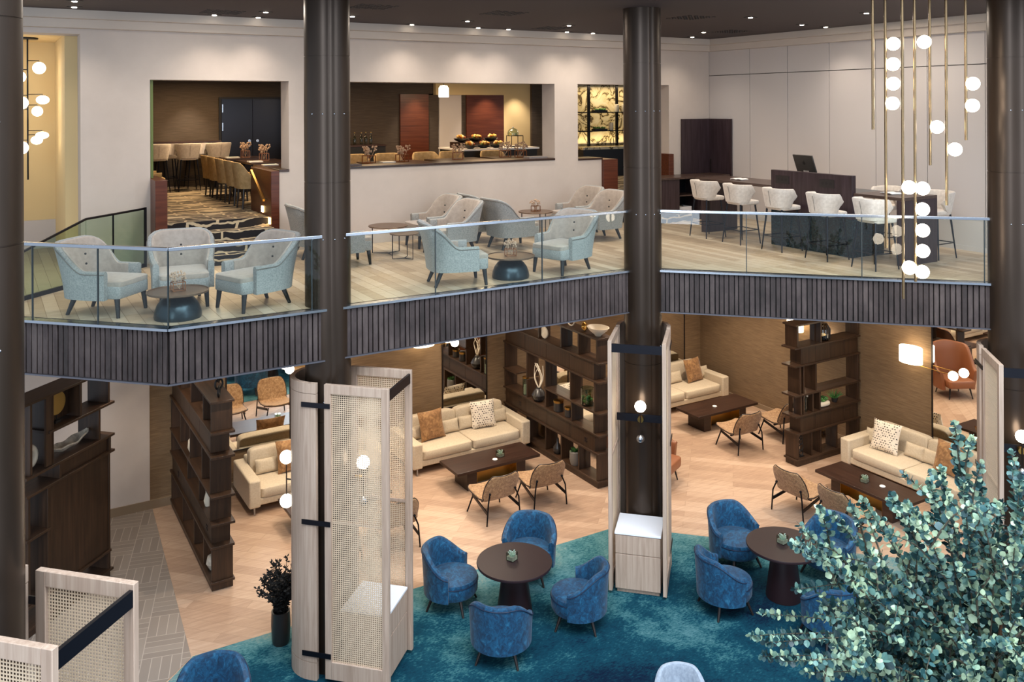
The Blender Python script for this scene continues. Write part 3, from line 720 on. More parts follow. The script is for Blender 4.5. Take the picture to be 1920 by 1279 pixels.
# ---- counter stool
def make_stool():
    r = thing('bar_stool','', 'stool')
    P = resample(catmull([(.195,-.09),(.195,.08),(.15,.195),(0,.225),(-.15,.195),(-.195,.08),(-.195,-.09)],8), 33)
    tops = []; zb = []
    for i in range(33):
        t = abs(i/32-.5)*2; tops.append(1.08-.02*t-.11*sstep(.8,1,t)); zb.append(.745+.13*sstep(.72,1,t))
    b = MB(); shell(b, P, tops, .74, .05, [.06]*33, 1, zb); b.build('backrest', M['stool_fabric'], r)
    MB().tube([(0,.255,.78),(0,.28,.9),(0,.312,1.03)],.004,5).build('back_seam', M['arm_piping'], r)
    MB().soft((0,-.04,.735),(.42,.46,.09),.4,.3).build('seat', M['stool_fabric'], r)
    c = []
    for sx in (-1,1):
        for sy in (-1,1):
            MB().cyl((sx*.17,sy*.17,.71),(sx*.235,sy*.235,0),.017,.010,10).build('leg', M['bar_dark'], r)
    q = .215
    for a, e in (((-q,-q),(q,-q)),((q,-q),(q,q)),((q,q),(-q,q)),((-q,q),(-q,-q))):
        MB().bar((*a,.25),(*e,.25),.02,.014).build('footrest', M['bar_dark'], r)
    return Kind(r)
# ---- dining armchair
def make_dining():
    r = thing('dining_chair','', 'chair')
    P = resample(catmull([(.26,-.2),(.27,.05),(.22,.23),(0,.27),(-.22,.23),(-.27,.05),(-.26,-.2)],8), 31)
    tops = []
    for i in range(31):
        t = abs(i/30-.5)*2; tops.append(.60+.27*(1-sstep(.3,.62,t)))
    b = MB(); rim = shell(b, P, tops, .38, .05, [.06]*31); b.build('backrest', M['dining_fabric'], r)
    MB().soft((0,-.04,.43),(.5,.52,.13),.3,.3).build('seat', M['dining_fabric'], r)
    for sx in (-1,1):
        for sy in (-1,1): MB().cyl((sx*.19,sy*.19,.4),(sx*.21,sy*.22,0),.025,.016,8).build('leg', M['tub_leg'], r)
    return Kind(r)
# ---- cognac wing chair
def make_wing():
    r = thing('leather_wing_chair','', 'armchair')
    P = resample(catmull([(.36,-.2),(.38,.05),(.32,.28),(0,.36),(-.32,.28),(-.38,.05),(-.36,-.2)],8), 37)
    tops = []
    for i in range(37):
        t = abs(i/36-.5)*2; tops.append(.62+.58*(1-sstep(.45,.95,t))+.03*math.cos(t*6))
    b = MB(); rim = shell(b, P, tops, .2, .08, [.09]*37); b.build('backrest', M['leather'], r)
    MB().soft((0,-.05,.36),(.66,.66,.2),.3,.25).build('seat', M['leather'], r)
    MB().tube(rim,.007,6).build('piping', M['tub_leg'], r)
    for sx in (-1,1):
        for sy in (-1,1): MB().cyl((sx*.24,sy*.24,.26),(sx*.29,sy*.29,0),.022,.012,8).build('leg', M['black'], r)
    return Kind(r)
# ---- sofa, front = -y, depth 1.2
def make_sofa(L=2.6):
    r = thing('sofa','', 'sofa'); D = 1.18; h = L/2
    MB().box(-h+.18,-D/2+.06,.14,h-.18,D/2-.05,.26).build('seat_frame', M['sofa'], r, bevel=.02)
    for sx in (-1,1):
        MB().box(sx*h,-D/2,.13,sx*(h-.2),D/2-.04,.6).build('armrest', M['sofa'], r, bevel=.03, seg=3)
    MB().box(-h+.19,D/2-.2,.14,h-.19,D/2-.02,.66).build('back_frame', M['sofa'], r, bevel=.03, seg=3)
    w = (L-.42)/2
    for sx in (-1,1):
        MB().soft((sx*(w/2+.003),-.09,.345),(w,D-.26,.19),.22,.14).build('seat_cushion', M['sofa'], r)
        MB().soft((sx*(w/2+.003),D/2-.30,.62),(w,.22,.44),.28,.13,rx=-.14).build('back_cushion', M['sofa'], r)
    for sx in (-1,1):
        for sy in (-1,1):
            MB().tube([(sx*(h-.1),sy*(D/2-.05),.15),(sx*(h-.1),sy*(D/2-.05),.0)],.014,8).build('leg', M['steel'], r)
    return Kind(r)
def pillow_mb(w, h, t, n=15):
    G1 = []; 
    def pt(u, v, s):
        k = .075; x = w/2*u*(1-k*(1-v*v)); z = h/2*v*(1-k*(1-u*u))
        return (x, s*t/2*(max((1-u**4)*(1-v**4),0))**.55, z)
    m = MB()
    for s in (1,-1):
        G = [[pt(-1+2*i/(n-1), -1+2*j/(n-1), s) for j in range(n)] for i in range(n)]
        vs = [p for r_ in G for p in r_]
        m.add(vs, [(i*n+j, i*n+j+1, (i+1)*n+j+1, (i+1)*n+j) for i in range(n-1) for j in range(n-1)])
    return m
def pillow(kind, loc, rz, tilt, label, size=.5, roll=0):
    mat = {'suede':M['suede'],'fleck':M['fleck'],'cream':M['sofa']}[kind]
    h = size if kind != 'cream' else .26; w = size
    nm = {'suede':'suede_cushion','fleck':'patterned_cushion','cream':'lumbar_cushion'}[kind]
    r = thing(nm, label, 'cushion', loc, rz, 'sofa cushions')
    o = pillow_mb(w, h, .17 if kind != 'cream' else .13).build('cushion_cover', mat, r, angle=70)
    o.rotation_euler = (tilt, roll, 0); o.location = (0,0,h/2*math.cos(tilt))
    return r
def make_coffee():
    r = thing('coffee_table','', 'table')
    MB().box(-.88,-.36,.35,.88,.36,.40).build('tabletop', M['walnut_top'], r, bevel=.004)
    for sx in (-1,1):
        l = MB().box(sx*.62,-.25,0,sx*.42,.25,.35).build('leg', M['walnut_top'], r, bevel=.004)
        MB().box(sx*.415,-.25,.0,sx*.42,.25,.35).build('brass_cladding', M['brass'], l)
    MB().box(-.42,-.012,.0,.42,.012,.34).build('brass_panel', M['brass'], r)
    return Kind(r)
def make_round():
    r = thing('round_table','', 'table')
    MB().lathe([(.0,.70),(.49,.70),(.515,.71),(.52,.728),(.515,.745),(.0,.75)],72).build('tabletop', M['tablet'], r)
    MB().lathe([(.245,0),(.25,.02),(.16,.70)],48).build('pedestal', M['tablet'], r)
    return Kind(r)
def make_dome():
    r = thing('dome_side_table','', 'table')
    MB().lathe([(.265,0),(.272,.03),(.262,.09),(.235,.16),(.19,.22),(.13,.265),(.07,.285),(.05,.30)],48).build('dome_base', M['dome'], r)
    MB().lathe([(0,.298),(.345,.298),(.352,.306),(.352,.322),(.343,.322),(.338,.310),(0,.308)],56).build('tray_top', M['tray_top'], r)
    return Kind(r)
def make_nest():
    r = thing('wire_side_table','', 'table')
    MB().lathe([(0,.46),(.325,.46),(.33,.466),(.33,.474),(.325,.48),(0,.48)],48).build('tabletop', M['tray_top'], r)
    for k in range(3):
        a = k*2*pi/3+.4; x, y = .27*math.cos(a), .27*math.sin(a)
        MB().tube([(x,y,.465),(x,y,.012),(0,0,.012)],.009,8).build('leg', M['black_metal'], r)
    return Kind(r)
def make_jar(name='succulent_cube', label=''):
    r = thing(name, label, 'plant')
    w = .06
    g = MB().box(-w,-w,0,w,w,.11).build('glass_cube', M['jar_glass'], r, bevel=.004)
    MB().box(-w+.008,-w+.008,.006,w-.008,w-.008,.055).build('pebble_fill', M['stone'], r)
    b = MB(); rnd = random.Random(3)
    for k in range(16):
        a = rnd.uniform(0,2*pi); q = rnd.uniform(.1,1); p = Vector((.035*q*math.cos(a),.035*q*math.sin(a),.06)); d = Vector((math.cos(a)*q,math.sin(a)*q,1.1)).normalized()*.065
        b.cyl(p, p+d, .011, .003, 6)
    b.build('succulent', M['succulent'], r)
    return Kind(r)
def make_flowerbox():
    r = thing('wire_flower_box','', 'table decoration')
    b = MB(); w, d, h = .07, .05, .1
    for sx in (-1,1):
        for sy in (-1,1): b.bar((sx*w,sy*d,0),(sx*w,sy*d,h),.01,.01)
    for z in (.005,h):
        for sy in (-1,1): b.bar((-w,sy*d,z),(w,sy*d,z),.01,.01)
        for sx in (-1,1): b.bar((sx*w,-d,z),(sx*w,d,z),.01,.01)
    b.build('wire_box', M['rustwire'], r)
    b = MB(); rnd = random.Random(5)
    for k in range(6):
        a = rnd.uniform(0,2*pi); tip = (.07*math.cos(a)-.02,.06*math.sin(a),.13+rnd.uniform(0,.09))
        b.tube([(0.02,0,.01),(tip[0]*.5,tip[1]*.5,.09),tip],.003,5)
        for j in range(7):
            b.sphere((tip[0]+rnd.uniform(-.03,.03),tip[1]+rnd.uniform(-.03,.03),tip[2]+rnd.uniform(-.03,.03)),.013,6,4)
    b.build('dried_flowers', M['dry'], r)
    return Kind(r)
def make_book():
    r = thing('open_book','', 'book')
    for s in (-1,1):
        G = [[(s*.14*i/6, -.1+.2*j, .012+.012*math.sin(pi*i/6)) for j in (0,1)] for i in range(7)]
        MB().sheet(G,.012).build('page_block', M['paper'], r)
    return Kind(r)

# ---- open shelf towers (length = local +y, near end y = 0)
def shelf(label, loc, rz, L, divs, mirrors=(), doors=(), d=.3, zs=(.64,.98,1.38,1.95,2.30,2.74), mid=None):
    r = thing('room_divider_shelf', label, 'shelf', loc, rz, 'dark oak room divider shelves')
    wd = M['dark_wood']; wx = M['dark_wood_x']; h = d/2
    MB().box(-h,.0,0,h,L-.02,.10).build('plinth', wd, r, bevel=.004)
    MB().box(-h-.02,-.03,.10,h+.02,L,.135).build('shelf_board', wx, r, bevel=.003)
    z1,z2,z3,z4,z5,z6 = zs
    for z, a in ((z1,0.0),(z2,-.04),(z4,-.05),(z5,-.05),(z6,-.02)):
        MB().box(-h-.02,a-.03,z-.035,h+.02,L,z).build('shelf_board', wx, r, bevel=.003)
    for y0, y1 in (mid or [(-.08,L)]): MB().box(-h-.02,y0,z3-.035,h+.02,y1,z3).build('shelf_board', wx, r, bevel=.003)
    # drawer beams
    for za, zb, s0 in ((z1,z2-.035,.10),(z4,z5-.035,.12)):
        n = 4
        for k in range(n):
            y0 = s0+(L-.04-s0)*k/n; y1 = s0+(L-.04-s0)*(k+1)/n
            MB().box(-h+.015,y0+.003,za,h-.015,y1-.003,zb).build('drawer', wd, r, bevel=.003)
    # end blocks and dividers
    for za, zb, e in ((.135,z1-.035,.0),(z2,z3-.035,.09),(z3,z4-.035,.07),(z5,z6-.035,.0)):
        MB().box(-h,e,za,h,e+.045,zb).build('end_panel', wd, r, bevel=.003)
        MB().box(-h,L-.06,za,h,L-.015,zb).build('end_panel', wd, r, bevel=.003)
    for t, ys in divs.items():
        za, zb = {0:(.135,z1-.035),1:(z2,z3-.035),2:(z3,z4-.035),3:(z5,z6-.035)}[t]
        for y in ys: MB().box(-h+.01,y-.02,za,h-.01,y+.02,zb).build('divider', wd, r, bevel=.003)
    for t, y0, y1 in mirrors:
        za, zb = {0:(.135,z1-.035),1:(z2,z3-.035),2:(z3,z4-.035),3:(z5,z6-.035)}[t]
        MB().box(-.006,y0,za,.006,y1,zb).build('mirror_panel', M['mirror'], r)
    for k in (.35, L*.8):
        b = MB()
        for dz in (0,1):
            for dy in (0,1): b.box(-h+.008,k+dy*.05,z1+.09+dz*.05,-h+.0155,k+dy*.05+.03,z1+.09+dz*.05+.03)
        b.build('socket', M['socket'], r)
    return r

# ---- rattan screens around the columns (local +x = open end)
def screen(label, loc, rz):
    r = thing('rattan_screen', label, 'screen', loc, rz, 'rattan screens around the columns')
    Z = 3.62; x0, x1 = .14, .97; yb = .385; t = .055; sw = .085
    for s in (1,-1):
        b = MB(); y0, y1 = s*(yb-t/2), s*(yb+t/2)
        b.box(x0,y0,.05,x0+sw,y1,Z).box(x1-sw,y0,.05,x1,y1,Z).box(x0+sw,y0,.05,x1-sw,y1,.26).box(x0+sw,y0,Z-.11,x1-sw,y1,Z)
        f = b.build('panel_frame', M['ash'], r, bevel=.004)
        c = MB(); p = .0250; w = .0092; a0, a1, c0, c1 = x0+sw, x1-sw, .26, Z-.11
        n = int((a1-a0)/p); m = int((c1-c0)/p)
        for i in range(n+1):
            x = a0+(i+.5)*(a1-a0)/(n+1); c.box(x-w/2,s*yb-.0022,c0,x+w/2,s*yb+.0008,c1)
        for j in range(m+1):
            z = c0+(j+.5)*(c1-c0)/(m+1); c.box(a0,s*yb-.0008,z-w/2,a1,s*yb+.0022,z+w/2)
        c.build('cane_weave', M['cane'], f, flat=True)
        MB().box(x0+sw,s*(yb-.026),1.93,x1-sw,s*(yb-.004),1.965).build('mid_batten', M['ash'], f)
        for z in (.33,1.93,3.36):
            MB().box(-.16,s*(yb+.028),z-.03,.22,s*(yb+.038),z+.03).build('bracket', M['bar_dark'], r)
    n = 28
    for za, zb, ro in ((.0,.22,.412),(.226,Z-.13,.41),(Z-.124,Z,.412)):
        b = MB(); R = []
        for i in range(n+1):
            a = pi/2+pi*i/n; ca, sa = math.cos(a), math.sin(a)
            R.append([(-.06+.355*ca,.355*sa,za),(-.06+ro*ca,ro*sa,za),(-.06+ro*ca,ro*sa,zb),(-.06+.355*ca,.355*sa,zb)])
        b.rings(R)
        for s in (1,-1): b.box(-.07,s*.355,za,.03,s*ro,zb)
        b.build('curved_panel', M['ash'], r)
    MB().box(.935,-.36,Z-.16,.965,.36,Z-.04).build('crossbar', M['bar_dark'], r)
    MB().box(.36,-.36,2.29,.385,.36,2.40).build('crossbar', M['bar_dark'], r)
    return r
def screen_cabinet(label, loc, rz):
    r = thing('cabinet', label, 'cabinet', loc, rz, 'pale ash cabinets between the rattan panels')
    MB().box(.33,-.32,.06,.90,.32,.84).build('body', M['ash'], r, bevel=.003)
    MB().box(.36,-.3,0,.87,.3,.06).build('plinth', M['ash'], r)
    MB().box(.31,-.33,.845,.925,.33,.875).build('worktop', M['white_top'], r, bevel=.004)
    MB().box(.90,-.32,.575,.918,.32,.835).build('drawer', M['ash'], r, bevel=.003)
    MB().box(.90,-.32,.075,.918,.32,.565).build('door', M['ash'], r, bevel=.003)
    return r
def sconce(label, loc, rz, x=.436):
    r = thing('globe_sconce', label, 'wall lamp', loc, rz, 'globe sconces on the columns')
    MB().cyl((x-.05,0,2.345),(x+.02,0,2.345),.045,n=16).build('mount', M['brass'], r)
    MB().tube([(x+.03,0,2.12),(x+.03,0,2.47)],.008,8).build('rod', M['bronze'], r)
    MB().sphere((x+.03,0,2.545),.083,28,18).build('globe', M['globe'], r)
    MB().sphere((x+.03,0,2.07),.062,20,12).build('weight_ball', M['steel'], r)
    return r
# ================================================================== PLACEMENT: GALLERY
armchair = make_armchair()
def face(dx, dy): return math.atan2(dx, -dy)      # front (-y) turned towards (dx,dy)
G1 = 'grey armchairs on the gallery'
for x, y, d, l in [
    (1.27,11.76,(.46,-.42),'grey armchair at the left end of the gallery, left of the dome table'),
    (2.17,11.78,(-.12,-1),'grey armchair behind the left dome table, facing straight out, in front of the carpeted steps'),
    (2.92,11.14,(-.93,-.36),'grey armchair right of the left dome table, its side against the second column'),
    (5.69,11.02,(.96,-.22),'pale armchair seen from its side, left of the right dome table'),
    (7.5,11.0,(-.95,-.30),'pale armchair right of the right dome table, two buttons on its back'),
    (4.85,13.3,(1,0),'grey armchair hidden behind the second column but for its seat and front leg'),
    (4.78,14.22,(1,0),'taupe armchair against the white wall left of the second column, only a sliver showing'),
    (6.85,14.22,(-1,0),'taupe armchair against the half wall, right of the first pair of wire tables'),
    (6.78,13.32,(-1,-.02),'taupe armchair next to the wire tables, in front of the one against the half wall'),
    (7.98,14.2,(1,0),'grey armchair seen from behind, back to back with the taupe pair, against the half wall'),
    (7.98,13.3,(1,.05),'grey armchair seen from behind, nearer the glass, back to back with the taupe pair'),
    (9.95,14.15,(-1,0),'taupe armchair by the half wall right of the flower box table'),
    (9.82,13.25,(-1,-.03),'taupe armchair in front of the mahogany stair cheek, left of the third column')]:
    armchair.place((x,y,UP), face(*d), l, G1)
dome = make_dome()
dome.place((1.97,10.99,UP), 0, 'low dome table with bronze tray top behind the glass corner', 'dome side tables')
dome.place((6.55,10.96,UP), 0, 'low dome table with bronze tray top between two pale armchairs', 'dome side tables')
nest = make_nest()
NG = 'round wire side tables'
nest.place((5.85,13.82,UP), 0, 'taller round wire side table in front of the white half wall', NG)
o = nest.place((5.88,13.22,UP), .5, 'smaller round wire side table tucked before the taller one by the half wall', NG); o.scale = (.72,.72,.88)
nest.place((9.0,14.12,UP), .3, 'round wire side table carrying the flower box', NG)
o = nest.place((9.1,13.55,UP), .9, 'smaller round wire side table below the one with the flower box', NG); o.scale = (.72,.72,.88)
fb = make_flowerbox()
FG = 'wire boxes of dried flowers'
fb.place((9.0,14.12,UP+.48), .2, 'copper wire box of dried flowers on the wire side table', FG)
fb.place((1.98,11.03,UP+.312), .1, 'small wire box of dried flowers on the left dome table', FG)
fb.place((6.56,10.98,UP+.312), -.2, 'small wire box of dried flowers on the right dome table', FG)
# ---- bar
r = thing('bar_counter', 'long espresso bar counter with stools along the panelled wall', 'counter', (12.05,8.45,UP))
MB().box(0,2.62,1.0,.85,4.6,1.05).build('countertop', M['espresso_top'], r, bevel=.004)
MB().box(0,0,1.0,.85,.91,1.05).build('countertop', M['espresso_top'], r, bevel=.004)
MB().box(0,4.3,0,.85,4.42,1.0).build('leg_panel', M['espresso'], r, bevel=.003)
MB().box(0,0,0,.85,.12,1.0).build('leg_panel', M['espresso'], r, bevel=.003)
r = thing('bar_kiosk', 'dark kiosk block with sockets and granite foot in the middle of the bar', 'counter', (12.03,9.36,UP))
MB().box(0,0,.62,.09,1.71,1.33).build('privacy_panel', M['espresso'], r, bevel=.004)
MB().box(.0,0,0,.8,1.71,.62).box(.09,.0,1.0,.85,1.71,1.04).build('granite_base', M['granite'], r, bevel=.003)
for y in (1.3,.35):
    q = MB().box(-.006,y,1.1,0,y+.3,1.24).build('socket_plate', M['socket'], r)
    for k in range(3): MB().cyl((-.007,y+.07+.08*k,1.17),(-.001,y+.07+.08*k,1.17),.025,n=12).build('socket', M['black'], q)
r = thing('desktop_computer', 'silver desktop computer seen from behind above the dark kiosk panel', 'computer', (12.5,10.72,UP+1.04), -.15)
q = MB().obox((0,0,.40),(.025,.50,.32),ry=-.34).build('screen', M['imac'], r, bevel=.006)
b = MB().obox((.05,0,.15),(.012,.14,.32),ry=-.1); b.box(-.06,-.09,0,.1,.09,.01); b.build('stand', M['steel'], r)
# fruit emblem on the back of the computer
lg = MB(); pts = []
for k in range(36):
    a = 2*pi*k/36; rr = .032*(1+.10*math.cos(2*a))*(1-.22*math.exp(-((a-pi/2)/.28)**2)-.10*math.exp(-((a-1.5*pi)/.25)**2))
    yy, zz = rr*math.cos(a), rr*math.sin(a)*1.05
    dd = math.hypot(yy+.037, zz-.004)
    if dd < .016: yy += (.016-dd)
    pts.append((yy, zz))
lg.add([(-.002,p[0],p[1]) for p in pts]+[(.002,p[0],p[1]) for p in pts], [tuple(range(36)), tuple(range(71,35,-1))]+[(i,(i+1)%36,36+(i+1)%36,36+i) for i in range(36)])
lg.obox((0,-.008,.042),(.004,.010,.022),rx=.5)
o = lg.build('fruit_emblem', M['black'], q); o.location = (-.0165,0,.405); o.rotation_euler = (0,-.34,0)
stool = make_stool(); SG = 'bar stools on the gallery'
for x, y, d, l in [(11.74,12.37,(1,-.05),'bar stool at the far end of the bar row, nearest the third column'),(11.70,11.47,(1,-.05),'second bar stool from the far end of the row'),(11.70,10.53,(1,-.05),'bar stool in front of the kiosk\'s left edge, middle one of the row'),(11.65,9.55,(1,-.08),'bar stool in front of the granite foot, fourth from the far end'),(11.60,8.62,(1,-.12),'bar stool nearest the gallery edge, all its legs showing behind the brass rods'),(13.22,8.72,(-1,0),'bar stool on the wall side of the bar, at its near end'),(13.22,9.6,(-1,0),'bar stool on the wall side of the bar, beside the kiosk')]:
    stool.place((x,y,UP), face(*d), l, SG)
bk = make_book()
bk.place((12.45,8.95,UP+1.05), 1.3, 'open magazine on the near end of the bar', 'open magazines on the bar')
bk.place((12.4,12.2,UP+1.05), 1.6, 'open magazine on the far part of the bar, left of the kiosk', 'open magazines on the bar')
r = thing('low_cabinet', 'low dark counter cabinet with an open shelf under the corner panels', 'cabinet', (12.0,14.28,UP))
MB().box(0,0,.0,.75,.66,.9).build('body', M['espresso'], r, bevel=.003)
MB().box(0,-.03,.9,2.2,.62,.94).build('worktop', M['espresso_top'], r, bevel=.003)
MB().box(.75,.5,0,1.4,.66,.9).build('back_panel', M['bar_dark'], r); MB().box(1.36,0,0,1.4,.66,.9).build('side_panel', M['espresso'], r)
MB().box(.75,.05,.52,1.36,.5,.545).build('shelf_board', M['espresso_top'], r)
tag(MB().box(-.17,-.15,0,.17,.15,.28).build('storage_box', M['white_top'], loc=(13.08,14.6,UP), bevel=.008), 'white storage box on the floor of the open shelf by the corner', 'box')
# ---- stairwell chandelier
r = thing('globe_chandelier', 'tall chandelier of opal globes on a black rod in the stairwell', 'chandelier', (.63,16.6,8.15))
MB().lathe([(0,-.03),(.15,-.03),(.16,-.02),(.16,0),(0,0)],32).build('ceiling_plate', M['black_metal'], r)
MB().cyl((0,0,-2.35),(0,0,-.02),.013,n=10).build('stem', M['black_metal'], r)
for k, (dx, dz, dim, rr, sq) in enumerate([(.17,-.5,0,.10,1),(-.12,-.65,0,.10,1),(-.09,-1.08,0,.105,1),(.22,-1.03,0,.10,.72),(.14,-1.22,1,.085,1),(-.14,-1.28,0,.075,1),(.21,-1.62,0,.10,.6),(.13,-1.70,1,.09,.8),(-.09,-1.82,0,.105,1)]):
    g = MB().sphere((dx,0,dz),rr,24,14,sq).build('globe', M['globe_dim'] if dim else M['globe_soft'], r)
    MB().tube([(0,0,dz+rr*sq+.02),(dx,0,dz+rr*sq+.02),(dx,0,dz+rr*sq-.02)],.007,6).build('arm', M['black_metal'], g)
# ---- hanging rods with globes over the atrium
TOP = CE
rods = [((1638.8,0),(1636,243),[]),((1664.6,0),(1660,465),[(1674.5,82.5),(1674,120.5),(1674,157),(1672.5,194)]),((1693.5,0),(1694,560),[(1703,351),(1703,501)]),((1720.7,0),(1714.5,528),[(1732.5,79),(1728.5,353),(1728,392),(1728,431.5),(1728,470),(1727,509)]),((1748.7,0),(1741.8,310),[(1755,238)]),((1780,0),(1772.7,385),[(1788.5,280)]),((1812.9,0),(1810.6,263),[(1822,157),(1821,198)])]
YD = [11.5,11.7,11.35,11.6,11.9,11.55,11.75]
F = 1650.0; AA = math.radians(31); RR = math.radians(.25)
def at_depth(px, py, Y):
    dx, dy = px-960, py-197; x = (dx*math.cos(RR)-dy*math.sin(RR))/F*Y; z = 7-(dx*math.sin(RR)+dy*math.cos(RR))/F*Y
    return Vector((x*math.cos(AA)+Y*math.sin(AA), -x*math.sin(AA)+Y*math.cos(AA), z))
names = ['first','second','third','fourth','fifth','sixth','seventh']
extra = ['short and bare','with four globes near its top','reaching lowest, over the fascia, with two globes','one high globe above five low ones','ending above the bar, with one globe','ending at the railing, with one globe','nearest the fourth column, with two globes']
for k, ((tx,ty),(bx,by),gl) in enumerate(rods):
    p = at_depth((tx*.35+bx*.65), by, YD[k])
    r = thing('pendant_rod', '%s brass rod from the left, %s' % (names[k], extra[k]), 'pendant light', (p.x,p.y,CE), -AA, 'brass pendant rods over the atrium')
    MB().cyl((0,0,p.z-CE),(0,0,-.02),.018,n=14).build('rod', M['gold_rod'], r)
    MB().cyl((0,0,-.03),(0,0,0),.05,n=16).build('ceiling_rose', M['black_metal'], r)
    for gx, gy in gl:
        q = at_depth(gx, gy, YD[k]); dx = (gx-(tx*.35+bx*.65))/F*YD[k]
        g = MB().sphere((dx*1.0,-.035,q.z-CE),.088,28,18).build('globe', M['globe'], r)
        MB().cyl((dx*.35,-.02,q.z-CE),(dx*.35+.012,-.025,q.z-CE),.04,n=16).build('globe_mount', M['gold_rod'], g)
# ================================================================== DINING ROOM
def dtable(x, y, w, d, l):
    r = thing('dining_table', l, 'table', (x,y,DZ), 0, 'wooden dining tables')
    MB().box(-w/2,-d/2,.71,w/2,d/2,.75).build('tabletop', M['walnut_top'], r, bevel=.004)
    MB().cyl((0,0,0),(0,0,.71),.05,n=14).build('pedestal', M['black_metal'], r); MB().box(-.22,-.22,0,.22,.22,.02).build('foot', M['black_metal'], r)
dtable(5.0,20.1,.85,.8,'dining table farthest back, in front of the black double door'); dtable(5.05,18.55,.85,1.3,'dining table in the middle of the row left of the double door'); dtable(4.98,16.85,.85,1.3,'dining table nearest the half wall beside the mahogany cheek')
dtable(7.2,16.7,1.3,.8,'dining table behind the ledge, just right of the second column'); dtable(8.7,16.75,1.2,.8,'dining table behind the ledge, in front of the red panel'); dtable(10.0,16.8,1.0,.8,'dining table behind the ledge, in front of the buffet')
dch = make_dining(); DG = 'mustard dining chairs'
for x, y, d, l in [(4.3,19.35,(1,0),'dining chair farthest back in the row along the carpet'),(4.3,18.72,(1,0),'second dining chair of the row, counted from the back'),(4.3,18.0,(1,0),'third dining chair of the row, showing its whole arm'),(4.3,17.25,(1,0),'dining chair second nearest the stairs'),(4.3,16.62,(1,0),'dining chair nearest the stairs, by the handrail'),(5.8,19.0,(-1,0),'dining chair on the far side of the tables, under the door handles'),(2.8,18.7,(1,0),'dining chair at the left edge of the first opening'),
                   (6.75,17.5,(0,-1),'dining chair behind the ledge beside the second column'),(7.5,17.5,(0,-1),'dining chair behind the ledge, second from the second column'),(8.4,17.5,(0,-1),'dining chair behind the ledge in front of the red panel\'s right edge'),(9.05,17.5,(0,-1),'dining chair behind the ledge left of the buffet front'),(9.95,17.22,(0,-1),'dining chair behind the ledge in front of the buffet')]:
    dch.place((x,y,DZ), face(*d), l, DG)
for x, y, d, l in [(3.3,20.8,(0,1),'bar stool in the dining room, cut by the left edge of the opening'),(3.95,20.8,(0,1),'bar stool in the dining room, middle of three backs'),(4.62,20.8,(0,1),'bar stool in the dining room, beside the double door'),(3.62,21.62,(0,-1),'bar stool behind the dining room bar, the left one'),(4.3,21.62,(0,-1),'bar stool behind the dining room bar, the right one')]:
    stool.place((x,y,DZ), face(*d), l, 'bar stools in the dining room')
r = thing('high_table', 'long high table by the brown wall in the dining room', 'table', (3.8,21.3,DZ))
MB().box(-1.3,-.26,1.06,.95,.26,1.1).build('tabletop', M['walnut_top'], r); MB().box(-1.2,-.2,0,-1.1,.2,1.06).build('leg', M['black_metal'], r); MB().box(.75,-.2,0,.85,.2,1.06).build('leg', M['black_metal'], r)
for x, y, z, l in [(5.05,20.05,DZ+.75,'flower box on the farthest dining table'),(5.1,18.7,DZ+.75,'flower box on the middle dining table'),(4.98,16.6,DZ+.75,'flower box on the dining table nearest the half wall'),(6.6,16.55,DZ+.75,'flower box behind the ledge next to the second column'),(7.3,16.5,DZ+.75,'flower box behind the ledge before the dark wall'),(8.6,16.55,DZ+.75,'flower box behind the ledge left of the buffet'),(9.85,16.7,DZ+.75,'flower box behind the ledge before the buffet'),(10.1,16.45,DZ+.75,'flower box behind the ledge at the right, by the plates')]:
    o = fb.place((x,y,z), .3*x, l, FG); o.scale = (1.5,1.5,1.5)
for k, (x, y, l) in enumerate([(4.75,20.0,'folded napkin on the farthest dining table'),(4.8,18.3,'folded napkin on the middle dining table'),(4.78,17.1,'folded napkin on the dining table nearest the half wall'),(7.0,16.55,'folded napkin on the table behind the ledge by the column')]):
    tag(MB().box(-.14,-.1,0,.14,.1,.02).build('napkin', M['paper'], loc=(x,y,DZ+.75)), l, 'napkin', 'napkins on the dining tables')
r = thing('plate_stack', 'stack of grey plates on the right end of the ledge', 'plates', (9.72,15.25,5.91))
b = MB()
for k in range(3): b.box(-.22,-.12,.012*k,.22,.12,.012*k+.009)
b.build('plate', plain('grey_plate','#8a8280',.4), r)
tag(MB().box(-.2,-.12,0,.2,.12,.03).build('serving_tray', M['walnut_top'], loc=(5.7,15.25,5.91)), 'low tray on the left end of the ledge beside the second column', 'tray')
# back counter, pendant, buffet
r = thing('sideboard', 'dark sideboard with bottles against the dark dining wall', 'cabinet', (7.6,20.2,DZ))
MB().box(-.8,-.35,0,.75,.38,.92).build('body', M['black'], r); MB().box(-.82,-.37,.92,.77,.38,.96).build('worktop', M['walnut_top'], r)
bot = thing('bottle','','bottle')
MB().lathe([(.035,0),(.04,.02),(.04,.16),(.014,.22),(.014,.28),(0,.28)],14).build('body', M['jar_glass'], bot); MB().cyl((0,0,.27),(0,0,.3),.016,n=10).build('cap', M['brass'], bot)
bot = Kind(bot); rnd = random.Random(11)
for k in range(9):
    bot.place((7.0+.14*k,20.1+.2*rnd.random(),DZ+.96), 0, 'glass bottle on the dark sideboard behind the ledge', 'bottles on the sideboard')
r = thing('pendant_lamp', 'small glowing fabric pendant above the buffet end', 'pendant light', (9.6,19.2,7.62))
MB().lathe([(.12,-.42),(.125,-.40),(.12,-.2),(.08,-.14),(.0,-.13)],28).build('shade', M['shade'], r); MB().cyl((0,0,-.14),(0,0,0),.008,n=8).build('cord', M['black'], r)
r = thing('buffet_counter', 'dark buffet counter laden with bread and fruit before the red panel', 'counter', (9.35,17.66,DZ))
